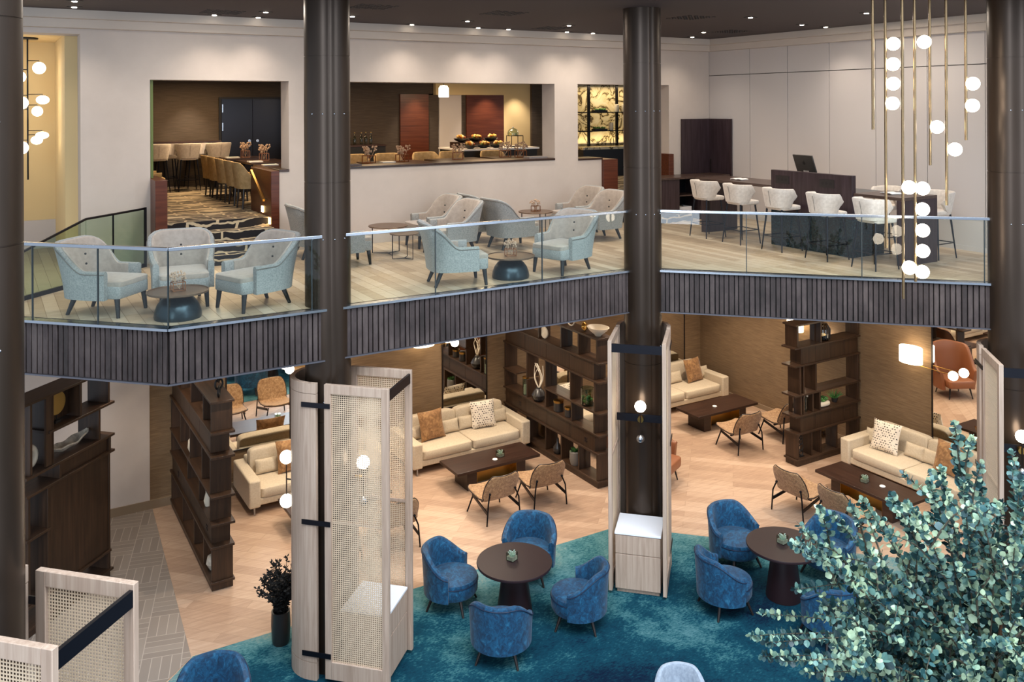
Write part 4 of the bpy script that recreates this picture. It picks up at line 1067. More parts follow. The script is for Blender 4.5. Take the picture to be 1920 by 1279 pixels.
MB().box(0,0,0,1.95,1.25,.86).build('body', M['black'], r, bevel=.004); MB().box(-.03,-.03,.86,2.0,1.28,.9).build('worktop', M['white_top'], r, bevel=.004)
bz = DZ+.9; rnd = random.Random(21)
bowl = thing('food_bowl','','food')
MB().lathe([(.05,0),(.12,.03),(.16,.07),(.15,.07),(.1,.035),(0,.03)],24).build('bowl', M['dark_vase'], bowl)
b = MB()
for j in range(16):
    a = rnd.uniform(0,2*pi); q = rnd.uniform(0,.11); b.sphere((q*math.cos(a),q*math.sin(a),.075+rnd.uniform(0,.05)),.033,8,6)
b.build('fruit', M['food'], bowl, )
bowl = Kind(bowl)
for x, y, z, l in [(9.6,17.85,0,'food bowl at the front left corner of the buffet'),(9.95,17.85,0,'food bowl second along the buffet front'),(10.3,17.85,0,'food bowl third along the buffet front'),(9.6,18.3,.14,'raised food bowl at the back left of the buffet'),(10.0,18.35,.14,'raised food bowl in the middle of the buffet back'),(10.42,18.35,.14,'raised food bowl at the back, left of the glass dome')]:
    o = bowl.place((x,y,bz+z), x*3, l, 'food bowls on the buffet'); o.scale = (1.15,1.15,1.15)
tag(MB().box(-.6,-.16,0,.6,.16,.14).build('buffet_riser', M['walnut_top'], loc=(10.0,18.33,bz)), 'low wooden riser along the back of the buffet', 'stand')
r = thing('cake_stand', 'black wire stand at the right end of the buffet', 'stand', (10.95,18.1,bz)); b = MB()
for sx in (-1,1):
    for sy in (-1,1): b.bar((sx*.16,sy*.12,0),(sx*.16,sy*.12,.26),.012,.012)
for z in (.0,.26):
    for sy in (-1,1): b.bar((-.16,sy*.12,z+.006),(.16,sy*.12,z+.006),.012,.012)
    for sx in (-1,1): b.bar((sx*.16,-.12,z+.006),(sx*.16,.12,z+.006),.012,.012)
b.build('wire_frame', M['black_metal'], r); MB().box(-.15,-.11,.255,.15,.11,.27).build('top', M['walnut_top'], r)
r = thing('glass_cloche', 'glass dome with knob on the wire stand of the buffet', 'cloche', (10.9,18.1,bz+.27))
MB().lathe([(.13,0),(.135,.06),(.11,.13),(.05,.17),(0,.175)],28).build('dome', M['jar_glass'], r); MB().sphere((0,0,.19),.018,10,8).build('knob', M['steel'], r)
MB().lathe([(0,0),(.09,0),(.09,.06),(0,.06)],20).build('cake', M['food'], r)
# back bar in the marble opening
r = thing('back_bar', 'dark back bar counter with lit stone top under the veined marble', 'counter', (14.9,19.0,DZ))
MB().box(-1.5,-.3,0,1.4,.48,.72).build('body', M['black'], r); MB().box(-1.52,-.32,.72,1.42,.48,.78).build('worktop', M['marble'], r)
r = thing('bottle_rack', 'black steel bar shelves before the veined marble', 'shelf', (14.6,19.25,DZ+.78))
for x in (-.62,.33,1.2): MB().box(x-.03,-.02,0,x+.03,.04,1.74).build('post', M['black_metal'], r)
for z in (.42,.92): MB().box(-.95,-.12,z-.025,1.4,.12,z).build('shelf_board', M['black_metal'], r)
can = Kind(tag(MB().lathe([(.06,0),(.065,.01),(.065,.2),(.055,.21),(0,.21)],18).build('canister', M['ceramic']), None, 'canister'))
for x, z, l in [(.3,.92,'cream canister on the upper bar shelf, the tall left one'),(.55,.92,'cream canister on the upper bar shelf, in the middle'),(.78,.92,'cream canister on the upper bar shelf, right one'),(.1,.42,'cream canister on the lower bar shelf')]:
    can.place((14.6+x,19.22,DZ+.78+z), 0, l, 'cream canisters on the bar shelves')
for x, z, l in [(-.3,.92,'wooden tray of green herbs on the upper bar shelf'),(-.3,.42,'wooden tray of green herbs on the lower bar shelf')]:
    r = thing('herb_tray', l, 'plant', (14.6+x,19.2,DZ+.78+z), 0, 'herb trays on the bar shelves')
    MB().box(-.22,-.07,0,.22,.07,.05).build('tray', M['black'], r)
    b = MB()
    for j in range(40): b.sphere((rnd.uniform(-.2,.2),rnd.uniform(-.06,.06),.06+rnd.uniform(0,.03)),.02,6,4)
    b.build('foliage', M['leaf'], r)
# ================================================================== LOWER LOUNGE
A45 = pi/4
screen('tall rattan screen around the first column, cut by the lower left frame edge', (*C1,0), -A45)
screen('tall rattan screen around the second column, curved ash back to the left', (*C2,0), -A45)
screen('tall rattan screen around the third column, open towards the atrium', (*C3,0), -3*A45)
screen('tall rattan screen around the fourth column behind the eucalyptus', (*C4,0), -3*A45)
screen_cabinet('pale ash cabinet with white top between the rattan panels of the second column', (*C2,0), -A45)
screen_cabinet('pale ash cabinet with white top in front of the third column', (*C3,0), -3*A45)
screen_cabinet('pale ash cabinet with white top behind the eucalyptus at the fourth column', (*C4,0), -3*A45)
screen_cabinet('pale ash cabinet with white top inside the lower left rattan screen', (*C1,0), -A45)
sconce('globe sconce behind the rattan panel of the second column', (*C2,0), -A45)
sconce('globe sconce on the third column above the ash cabinet', (*C3,0), -3*A45)
sconce('globe sconce on the fourth column above the eucalyptus', (*C4,0), -3*A45)
# double globe sconce on the back of the second screen
r = thing('globe_sconce', 'pair of lit globes on a short rod behind the curved panel of the second column', 'wall lamp', (3.30,11.12,0), -A45, 'globe sconces on the columns')
MB().tube([(0,0,2.03),(0,0,2.45)],.008,8).build('rod', M['bronze'], r); MB().tube([(0,0,2.24),(.06,0,2.24)],.01,8).build('arm', M['bronze'], r)
MB().sphere((0,0,2.52),.083,28,18).build('globe', M['globe'], r); MB().sphere((0,0,1.96),.083,28,18).build('globe', M['globe'], r)
# sofas, cushions
sofa = make_sofa(); SO = 'cream sofas in the lower lounge'
sofa.place((8.2,15.72,0), 0, 'cream two-seat sofa under the tall mirror, left of the middle shelf', SO)
sofa.place((13.72,15.72,0), 0, 'cream sofa in the far bay right of the third column', SO)
sofa.place((14.66,9.95,0), -pi/2, 'cream sofa along the right wall with a flecked and a suede cushion', SO)
sofa.place((5.15,15.72,0), 0, 'cream sofa partly hidden behind the second column screen', SO)
sz = .44
for kind, x, y, rz, tl, l, s in [
    ('suede',7.55,15.70,.1,-.32,'tan suede cushion on the sofa under the tall mirror',.56),('fleck',8.72,15.72,-.12,-.3,'white flecked cushion on the sofa under the tall mirror',.54),
    ('cream',7.18,15.82,0,-.3,'small cream cushion at the left end of the mirror sofa',.42),('cream',8.0,15.80,.05,-.3,'small cream cushion right of the suede one on the mirror sofa',.42),('cream',8.42,15.82,-.05,-.3,'small cream cushion left of the flecked one on the mirror sofa',.42),('cream',9.15,15.82,0,-.3,'small cream cushion at the right arm of the mirror sofa',.38),
    ('suede',14.42,15.70,.12,-.3,'tan suede cushion on the far bay sofa',.54),('cream',14.8,15.82,0,-.3,'small cream cushion at the right arm of the far bay sofa',.38),('cream',13.95,15.82,0,-.3,'small cream cushion left of the suede one on the far bay sofa',.4),('fleck',13.2,15.74,0,-.3,'flecked cushion on the far bay sofa beside the third column screen',.5),
    ('suede',4.75,15.68,.05,-.3,'tan suede cushion on the sofa behind the second column screen',.56),('cream',4.33,15.8,0,-.3,'small cream cushion at the left arm of the sofa behind the screen',.42)]:
    pillow(kind, (x,y,sz), rz, tl, l, s)
for kind, x, y, rz, tl, l, s in [('fleck',14.58,10.62,-pi/2+.1,-.32,'white flecked cushion on the right wall sofa',.56),('suede',14.62,9.38,-pi/2-.1,-.3,'tan suede cushion on the right wall sofa',.56),('cream',14.74,11.0,-pi/2,-.3,'small cream cushion at the far arm of the right wall sofa',.36),('cream',14.74,10.12,-pi/2,-.3,'small cream cushion beside the flecked one on the right wall sofa',.42),('cream',14.74,9.78,-pi/2,-.3,'small cream cushion beside the suede one on the right wall sofa',.36),('cream',14.74,8.9,-pi/2,-.3,'small cream cushion at the near arm of the right wall sofa',.4)]:
    pillow(kind, (x,y,sz), rz, tl, l, s)
cof = make_coffee(); CG = 'dark low coffee tables'
cof.place((8.12,14.36,0), 0, 'dark low table before the sofa under the tall mirror', CG)
cof.place((13.78,14.25,0), 0, 'dark low table before the far bay sofa', CG)
cof.place((13.2,9.93,0), pi/2, 'dark low table before the right wall sofa', CG)
cof.place((5.1,14.36,0), 0, 'dark low table before the sofa behind the second column screen', CG)
jar = make_jar(); JG = 'glass cubes with succulents'
jar.place((8.3,14.3,.40), .3, 'succulent in a glass cube on the low table of the mirror sofa', JG)
jar.place((13.15,10.0,.40), .2, 'succulent in a glass cube on the low table of the right wall sofa', JG)
jar.place((5.3,14.3,.40), .2, 'succulent in a glass cube on the low table behind the second screen', JG)
tl_ = Kind(tag(MB().lathe([(0,0),(.045,0),(.05,.006),(.045,.014),(0,.012)],24).build('coaster', M['paper']), None, 'coaster'))
for x, y, l in [(8.14,14.22,'round white coaster on the low table of the mirror sofa'),(13.66,14.2,'round white coaster on the far bay table'),(13.25,9.72,'round white coaster on the low table of the right wall sofa')]:
    tl_.place((x,y,.40), 0, l, 'round white coasters')
sue = make_suede(); UG = 'suede lounge chairs'
for x, y, d, l in [(7.46,13.12,(-.03,1),'suede lounge chair seen from behind, left one before the mirror sofa table'),(8.43,13.12,(.05,1),'suede lounge chair seen from behind, right one before the mirror sofa table'),(13.2,13.05,(.05,1),'suede lounge chair seen from behind, left one in the far bay'),(14.4,13.02,(0,1),'suede lounge chair in the far bay, half hidden by the right shelf'),(12.02,10.42,(1,.05),'suede lounge chair facing the right wall sofa, the farther one'),(12.05,9.5,(1,0),'suede lounge chair facing the right wall sofa, nearer the blue chairs'),(4.6,13.1,(-.05,1),'suede lounge chair behind the second screen, the left one'),(5.6,13.1,(.05,1),'suede lounge chair behind the second screen, the right one')]:
    sue.place((x,y,0), face(*d), l, UG)
wing = make_wing()
wing.place((10.68,12.62,0), face(.5,-1), 'cognac leather wing chair half hidden by the third column screen', 'cognac wing chairs')
wing.place((10.6,13.95,0), face(1,-.6), 'cognac leather wing chair behind the third column, seen in the mirrors', 'cognac wing chairs')
# blue chairs and round tables
tub = make_tub(M['blue'], M['blue_piping'], 'blue_tub_chair'); BG = 'blue velvet tub chairs'
T1 = (6.22,10.34); T2 = (9.72,8.74)
for (x, y), T, l in [((5.6,11.02),T1,'blue tub chair left of the first round table, beside the second screen'),((6.92,11.08),T1,'blue tub chair behind the first round table, nearest the suede chairs'),((5.62,9.68),T1,'blue tub chair in front of the first round table, its back to us'),((6.86,9.74),T1,'blue tub chair right of the first round table, nearest the ash cabinet'),
                     ((9.78,9.74),T2,'blue tub chair behind the second round table, on the planks edge'),((8.80,8.96),T2,'blue tub chair left of the second round table, seen from the side'),((10.72,8.80),T2,'blue tub chair right of the second round table, partly behind leaves'),((9.5,7.76),T2,'blue tub chair in front of the second round table, covered by leaves')]:
    tub.place((x,y,.006), face(T[0]-x,T[1]-y), l, BG)
tub.place((2.12,9.95,.006), face(-.3,-1), 'blue tub chair at the bottom frame edge right of the lower left screen', BG)
rt = make_round()
rt.place((*T1,.006), 0, 'round dark table with conical foot among four blue chairs near the second column', 'round dark tables')
rt.place((*T2,.006), .6, 'round dark table with conical foot by the eucalyptus', 'round dark tables')
jar.place((T1[0]-.02,T1[1]+.03,.756), .4, 'succulent in a glass cube on the first round table', JG)
jar.place((T2[0],T2[1]+.02,.756), .1, 'succulent in a glass cube on the second round table by the eucalyptus', JG)
g = make_tub(M['grey_blue'], M['grey_blue'], 'grey_tub_chair')
g.root.scale = (.72,.72,.92)
g.place((6.5,7.28,.006), face(-.6,-1), 'grey upholstered tub chair, only its back showing at the bottom frame edge')
# vase with dark branches
r = thing('floor_vase', 'dark glass floor vase with black dried branches beside the curved screen', 'vase', (3.30,11.40,.006))
MB().lathe([(.10,0),(.115,.05),(.125,.25),(.12,.42),(.10,.42),(.105,.25),(.09,.03),(0,.02)],28).build('vase_body', M['dark_vase'], r)
b = MB(); rnd = random.Random(8); bl = MB()
for k in range(60):
    a = rnd.uniform(0,2*pi); q = rnd.uniform(.05,.34); tip = Vector((q*math.cos(a),q*math.sin(a),.78+rnd.uniform(0,.3)-q*.3))
    path = catmull([(0,0,.1),(q*.25*math.cos(a),q*.25*math.sin(a),.5),tuple(tip)],6); b.tube(path,.004,5)
    for j in range(5,13):
        p = Vector(path[j])
        for s in range(6):
            d = Vector((rnd.uniform(-1,1),rnd.uniform(-1,1),rnd.uniform(-.2,1))).normalized()*.055; w = d.cross(Vector((rnd.uniform(-1,1),rnd.uniform(-1,1),.3))).normalized()*.012
            bl.add([p,p+d*.5+w,p+d,p+d*.5-w],[(0,1,2,3)])
b.build('branches', M['dried_black'], r); bl.build('foliage', M['dried_black'], r, flat=True)
# ---- shelves
s2_ = shelf('long dark shelf between the mirror sofa and the third column', (9.72,12.95,0), 0, 3.36, {0:[.62,1.2,1.75,2.45],1:[.85,1.75,2.45],2:[.88,1.75,2.45],3:[.62,1.2,2.0]}, [(0,.06,.58),(0,1.78,2.42),(1,.13,.83),(2,.90,1.72),(3,.66,1.17)], mid=[(-.08,1.77),(2.83,3.36)])
s1_ = shelf('dark shelf standing end on between the tiled passage and the left bay', (2.95,13.12,0), 0, 3.2, {0:[.6,1.3,2.2],1:[.9,1.8],2:[.7,1.6,2.4],3:[.6,1.5,2.3]}, [])
s3_ = shelf('dark shelf between the far bay and the right wall sofa', (13.42,11.86,0), -pi/2, 1.84, {0:[.42,.68,1.15],1:[.2,.46,.66],2:[.2,.55],3:[.7]}, [(0,.70,1.12),(1,.05,.2),(2,.68,1.6),(3,.1,.66)])
r = thing('tall_cabinet_shelf', 'big dark shelf cabinet with closed panel at the far left', 'shelf', (.33,13.32,0), -pi/4)
h = .18; L = 1.66; wd = M['dark_wood']; wx = M['dark_wood_x']
MB().box(-h,0,0,h,L-.05,.1).build('plinth', wd, r); MB().box(h-.05,.42,.42,h-.01,1.6,1.85).build('door', wd, r, bevel=.003)
for z, a, e in ((.13,0,1.66),(.42,0,1.62),(1.3,.0,.42),(1.88,.0,1.7),(2.12,.0,1.7),(2.6,.4,1.7),(3.1,-.1,1.62)):
    MB().box(-h-.02,a,z-.035,h+.02,e,z).build('shelf_board', wx, r, bevel=.003)
for y, za, zb in ((.02,.1,.39),(.06,.42,1.85),(.40,.42,1.85),(1.6,.13,1.85),(.47,2.12,3.07),(.10,2.12,3.07),(1.02,2.6,3.07),(1.40,2.12,2.57),(1.6,2.6,3.07),(.62,1.88,2.09),(1.62,1.88,2.09)):
    MB().box(-h,y-.02,za,h,y+.02,zb).build('upright', wd, r, bevel=.003)
MB().box(h-.2,.49,2.63,h-.19,1.0,3.06).build('back_panel', wd, r); MB().box(h-.03,.5,2.13,h-.0,.36,3.06).build('front_panel', wd, r); MB().box(h-.06,.64,1.885,h-.03,1.6,2.085).build('drawer', wd, r)
def on0(t, d, z): # point on the far left cabinet
    return (.33+.7071*(t+d), 13.32+.7071*(t-d), z)
r = thing('gold_disc', 'round gold disc ornament in the top box of the far left cabinet', 'ornament', on0(.72,.02,2.60), -pi/4)
MB().cyl((.0,0,.27),(.02,0,.27),.16,n=40).build('disc', M['art_gold'], r); MB().box(-.03,-.05,0,.04,.05,.03).cyl((.01,0,.02),(.01,0,.13),.008,n=8).build('stand', M['black'], r)
b = MB(); G = []
for i in range(17):
    t = -1+2*i/16; row = []
    for j in range(9):
        u = -1+2*j/8; w = .10*(1-t*t)**.6+.01; row.append((u*w, t*.42, .03+.07*u*u*(1-.4*t*t)+.10*t*t+.012*math.sin(9*t+3*u)))
    G.append(row)
b.sheet(G,.02); tag(b.build('driftwood_bowl', M['stone'], loc=on0(.94,.0,2.125), rz=-pi/4), 'grey driftwood bowl on the far left cabinet', 'bowl')
r = thing('ring_vase', 'cream stone ornament with a dark hole on the far left cabinet', 'ornament', on0(.22,.02,2.12), -pi/4)
b = MB(); Rg = []
for k in range(28):
    a = 2*pi*k/28; q = .095+.025*math.cos(a-.6); Rg.append((0, q*math.sin(a), .16+q*1.25*math.cos(a)))
b.tube(Rg,.045,10,True); b.build('body', M['ceramic'], r)
# items on the middle shelf
def lidjar(loc, l, s=1):
    r = thing('lidded_jar', l, 'jar', loc, 0, 'dark jars with brass lids')
    MB().lathe([(.09*s,0),(.10*s,.01),(.10*s,.17*s),(0,.17*s)],28).build('body', M['dark_vase'], r); MB().lathe([(.104*s,.17*s),(.104*s,.215*s),(.03*s,.225*s),(0,.225*s)],28).build('lid', M['brass'], r)
lidjar((9.68,14.38,.98),'dark jar with brass lid on the middle shelf, the left one'); lidjar((9.68,14.02,.98),'dark jar with brass lid on the middle shelf, the right one',.85)
def bottlevase(loc, l, mat, prof, nm='vase', grp=None):
    return tag(MB().lathe(prof,28).build(nm, mat, loc=loc), l, 'vase', grp)
bottlevase((9.68,14.42,.135),'black bottle vase low on the middle shelf',M['dark_vase'],[(.06,0),(.09,.05),(.09,.12),(.03,.2),(.025,.3),(0,.3)])
r = thing('potted_plant', 'concrete pot with green plant low on the middle shelf', 'plant', (9.67,13.8,.135))
MB().lathe([(.09,0),(.115,.1),(.11,.24),(.09,.26),(.09,.2),(0,.2)],28).build('pot', M['concrete_pot'], r)
b = MB(); rnd = random.Random(4)
for k in range(40):
    a = rnd.uniform(0,2*pi); d = Vector((math.cos(a),math.sin(a),rnd.uniform(.2,1.2))).normalized()*.13; p = Vector((0,0,.22)); w = d.cross(Vector((0,0,1))).normalized()*.022
    b.add([p,p+d*.6+w,p+d,p+d*.6-w],[(0,1,2,3)])
b.build('foliage', M['leaf'], r, flat=True)
r = thing('branch_vase', 'dark round vase with pale bare branches on the middle shelf', 'vase', (9.67,15.08,.98))
MB().lathe([(.07,0),(.13,.06),(.15,.13),(.10,.22),(.05,.26),(.055,.28),(0,.27)],28).build('vase_body', M['dark_vase'], r)
b = MB()
for k in range(6):
    a = rnd.uniform(0,2*pi); b.tube(catmull([(0,0,.25),(.06*math.cos(a),.12*math.sin(a),.42),(.03*math.cos(a),.16*math.sin(a),.55),(.05*math.cos(a+1),.2*math.sin(a+1),.72)],5),[.012]*8+[.008]*8,6)
b.build('branches', M['ceramic'], r)
r = thing('glass_candle_jar', 'tall glass jar with pale filling at the far end of the middle shelf', 'jar', (9.66,15.56,.98))
MB().lathe([(.07,0),(.07,.34),(.066,.34),(.066,.01),(0,.01)],24).build('glass_body', M['jar_glass'], r); MB().lathe([(0,.34),(.074,.34),(.074,.37),(0,.38)],24).build('lid', M['brass'], r); MB().lathe([(0,.01),(.05,.01),(.05,.2),(0,.2)],18).build('filling', M['ceramic'], r)
r = thing('terrarium', 'glass cylinder terrarium with moss on the near end of the middle shelf', 'plant', (9.68,13.42,1.38))
MB().lathe([(.12,0),(.125,.01),(.125,.32),(.12,.32),(.12,.02),(0,.02)],28).build('glass_body', M['jar_glass'], r)
b = MB()
for k in range(26): b.sphere((rnd.uniform(-.07,.07),rnd.uniform(-.07,.07),.05+rnd.uniform(0,.1)),.028,7,5)
b.build('moss', M['leaf'], r)
tag(MB().lathe([(.05,0),(.06,.02),(.15,.10),(.19,.16),(.18,.16),(.13,.10),(0,.03)],32,sx=1,sy=1.25).build('shell_bowl', M['ceramic'], loc=(9.7,13.1,2.74)), 'cream shell bowl on top of the middle shelf', 'bowl')
r = thing('coil_ornament', 'cream coil ornament on top of the middle shelf', 'ornament', (9.7,13.5,2.74)); b = MB()
for k in range(3): b.tube([(.02*k-.02,.07*math.cos(t*pi/10)*(1-.2*k),.09+.07*math.sin(t*pi/10)*(1-.2*k)) for t in range(20)],.016,8,True)
b.build('coil', M['brass'], r)
tag(MB().tube([(0,.13*math.cos(t*pi/14),.135+.13*math.sin(t*pi/14)) for t in range(28)],.014,8,True).build('ring_ornament', M['ceramic'], loc=(9.7,13.98,2.74)), 'thin pale ring ornament on top of the middle shelf', 'ornament')
r = thing('shell_ornament', 'round cream shell ornament in the upper tier of the middle shelf', 'ornament', (9.66,14.85,2.30)); b = MB()
for k in range(4): b.tube([(.0,.1*math.cos(t*pi/10)*(1-.25*k),.12+.1*math.sin(t*pi/10)*(1-.25*k)) for t in range(20)],.022,8,True)
b.build('spiral', M['ceramic'], r)
# items on the right shelf
r = thing('driftwood_planter', 'driftwood block with green moss on the right shelf', 'plant', (14.3,11.86,.98))
MB().soft((0,0,.055),(.34,.2,.11),.6,.6).build('wood_block', M['ceramic'], r); b = MB()
for k in range(60): b.sphere((rnd.uniform(-.13,.1),rnd.uniform(-.07,.07),.12+rnd.uniform(0,.05)),.026,7,5)
b.build('moss', M['leaf'], r)
r = thing('aloe_plant', 'small dark spiky plant on the right shelf', 'plant', (14.72,11.9,.98)); b = MB()
MB().lathe([(.05,0),(.07,.08),(0,.07)],20).build('pot', M['dark_vase'], r)
for k in range(26):
    a = rnd.uniform(0,2*pi); d = Vector((math.cos(a),math.sin(a),rnd.uniform(.3,1.6))).normalized()*.2; b.cyl(Vector((0,0,.06)),Vector((0,0,.06))+d,.014,.002,5)
b.build('foliage', M['leaf'], r)
r = thing('ribbed_jar', 'ribbed smoked glass jar in the top tier of the right shelf', 'jar', (14.32,11.84,2.30))
MB().lathe([(.1,0),(.13,.03),(.135,.22),(.09,.3),(.08,.33),(0,.33)],24).build('glass_body', glassy('smoked_glass','#8f8674',1.5), r); b = MB()
for k in range(16):
    a = 2*pi*k/16; b.tube([(.132*math.cos(a),.132*math.sin(a),.03),(.137*math.cos(a),.137*math.sin(a),.22),(.09*math.cos(a),.09*math.sin(a),.3)],.006,5)
b.build('rib', M['dark_vase'], r)
r = thing('flower_bottle', 'slim glass bottle with pale flowers on the right shelf', 'vase', (13.78,11.84,.98))
MB().lathe([(.05,0),(.055,.02),(.05,.26),(.045,.26),(0,.02)],20).build('glass_body', M['jar_glass'], r); b = MB()
for k in range(14): b.sphere((rnd.uniform(-.05,.05),rnd.uniform(-.05,.05),.28+rnd.uniform(0,.08)),.02,6,4)
b.tube([(0,0,.02),(0,0,.3)],.006,5); b.build('flowers', M['ceramic'], r)
r = thing('bead_ornament', 'stack of black wire rings on the lowest tier of the right shelf', 'ornament', (13.62,11.8,.135)); b = MB(); z = .02
for q in (.05,.06,.045,.035): b.tube([(q*math.cos(t*pi/10),0,z+q+q*math.sin(t*pi/10)) for t in range(20)],.01,7,True); z += 2*q
b.build('ring', M['black'], r); MB().box(-.06,-.03,0,.06,.03,.02).build('base', M['black'], r)
# items on the left shelf
r = thing('link_ornament', 'black chain link ornament on the near top of the left shelf', 'ornament', (2.95,13.3,2.74)); b = MB()
for k in range(3): b.tube([(.06*math.cos(t*pi/10)*(1 if k%2 else .4),.06*math.cos(t*pi/10)*(.4 if k%2 else 1),.075+.11*k+.075*math.sin(t*pi/10)) for t in range(20)],.016,8,True)
b.build('link', M['black'], r)
tag(MB().tube(catmull([(0,-.1,.02),(.02,-.03,.07),(-.01,.02,.03),(.02,.08,.1)],6),.012,7).build('coral_ornament', M['ceramic'], loc=(2.86,13.32,1.38)), 'small pale coral ornament on the left shelf', 'ornament')
bottlevase((2.88,13.75,.98),'slim cream vase on the left shelf',M['ceramic'],[(.04,0),(.06,.08),(.03,.2),(.035,.26),(0,.26)])
bottlevase((2.88,14.9,1.38),'white pebble vase high on the left shelf',M['ceramic'],[(.03,0),(.07,.1),(.06,.22),(.02,.27),(0,.27)])
bottlevase((2.9,13.5,.135),'round stone vase at the foot of the left shelf',M['stone'],[(.05,0),(.1,.09),(.08,.19),(.03,.22),(0,.22)])
# ---- mirrors and wall lamps
def mirror(label, loc, size, rz):
    r = thing('wall_mirror', label, 'mirror', loc, rz, 'tall wall mirrors'); w, h = size
    MB().box(-w/2,0,0,w/2,.012,h).build('glass', M['mirror'], r)
    b = MB().box(-w/2-.025,-.01,0,-w/2,.015,h).box(w/2,-.01,0,w/2+.025,.015,h).box(-w/2-.025,-.01,-.025,w/2+.025,.015,0); b.build('frame', M['bronze'], r)
mirror('tall mirror on the back wall above the sofa behind the second screen', (4.35,16.385,.72), (1.15,2.9), 0)
mirror('tall mirror on the back wall left of the middle shelf', (8.66,16.385,.72), (1.02,2.9), 0)
mirror('tall mirror on the back wall beside the third column screen', (14.1,16.385,.72), (1.3,2.9), 0)
mirror('tall mirror on the right wall above the sofa arm, showing a wing chair', (15.285,9.42,.6), (1.4,3.0), -pi/2)
def wall_lamp(label, loc, rz, gx):
    r = thing('drum_wall_lamp', label, 'wall lamp', loc, rz, 'drum wall lamps with a globe arm')
    MB().lathe([(.225,-.15),(.23,-.145),(.23,.145),(.225,.15)],40,sy=.62).lathe([(0,.12),(.224,.12)],40,sy=.62).build('shade', M['shade'], r)
    MB().cyl((0,.15,0),(0,.2,0),.05,n=16).build('wall_plate', M['brass'], r)
    MB().tube([(0,.08,-.2),(0,.08,-.13)],.01,8).tube([(0,.08,-.19),(gx,.06,-.19)],.007,8).build('arm', M['brass'], r)
    MB().sphere((gx,.02,-.19),.085,24,16).build('globe', M['globe'], r)
wall_lamp('drum wall lamp with globe arm beside the tall mirror of the middle bay', (7.62,16.2,2.28), 0, .72)
wall_lamp('oval drum wall lamp with globe arm on the right wall above the sofa', (15.1,10.45,2.22), -pi/2, .84)
wall_lamp('drum wall lamp with globe arm in the bay behind the second screen', (5.6,16.2,2.28), 0, -.72)
wall_lamp('drum wall lamp in the far bay seen in the shelf mirror', (15.1,13.2,2.28), -pi/2, .7)
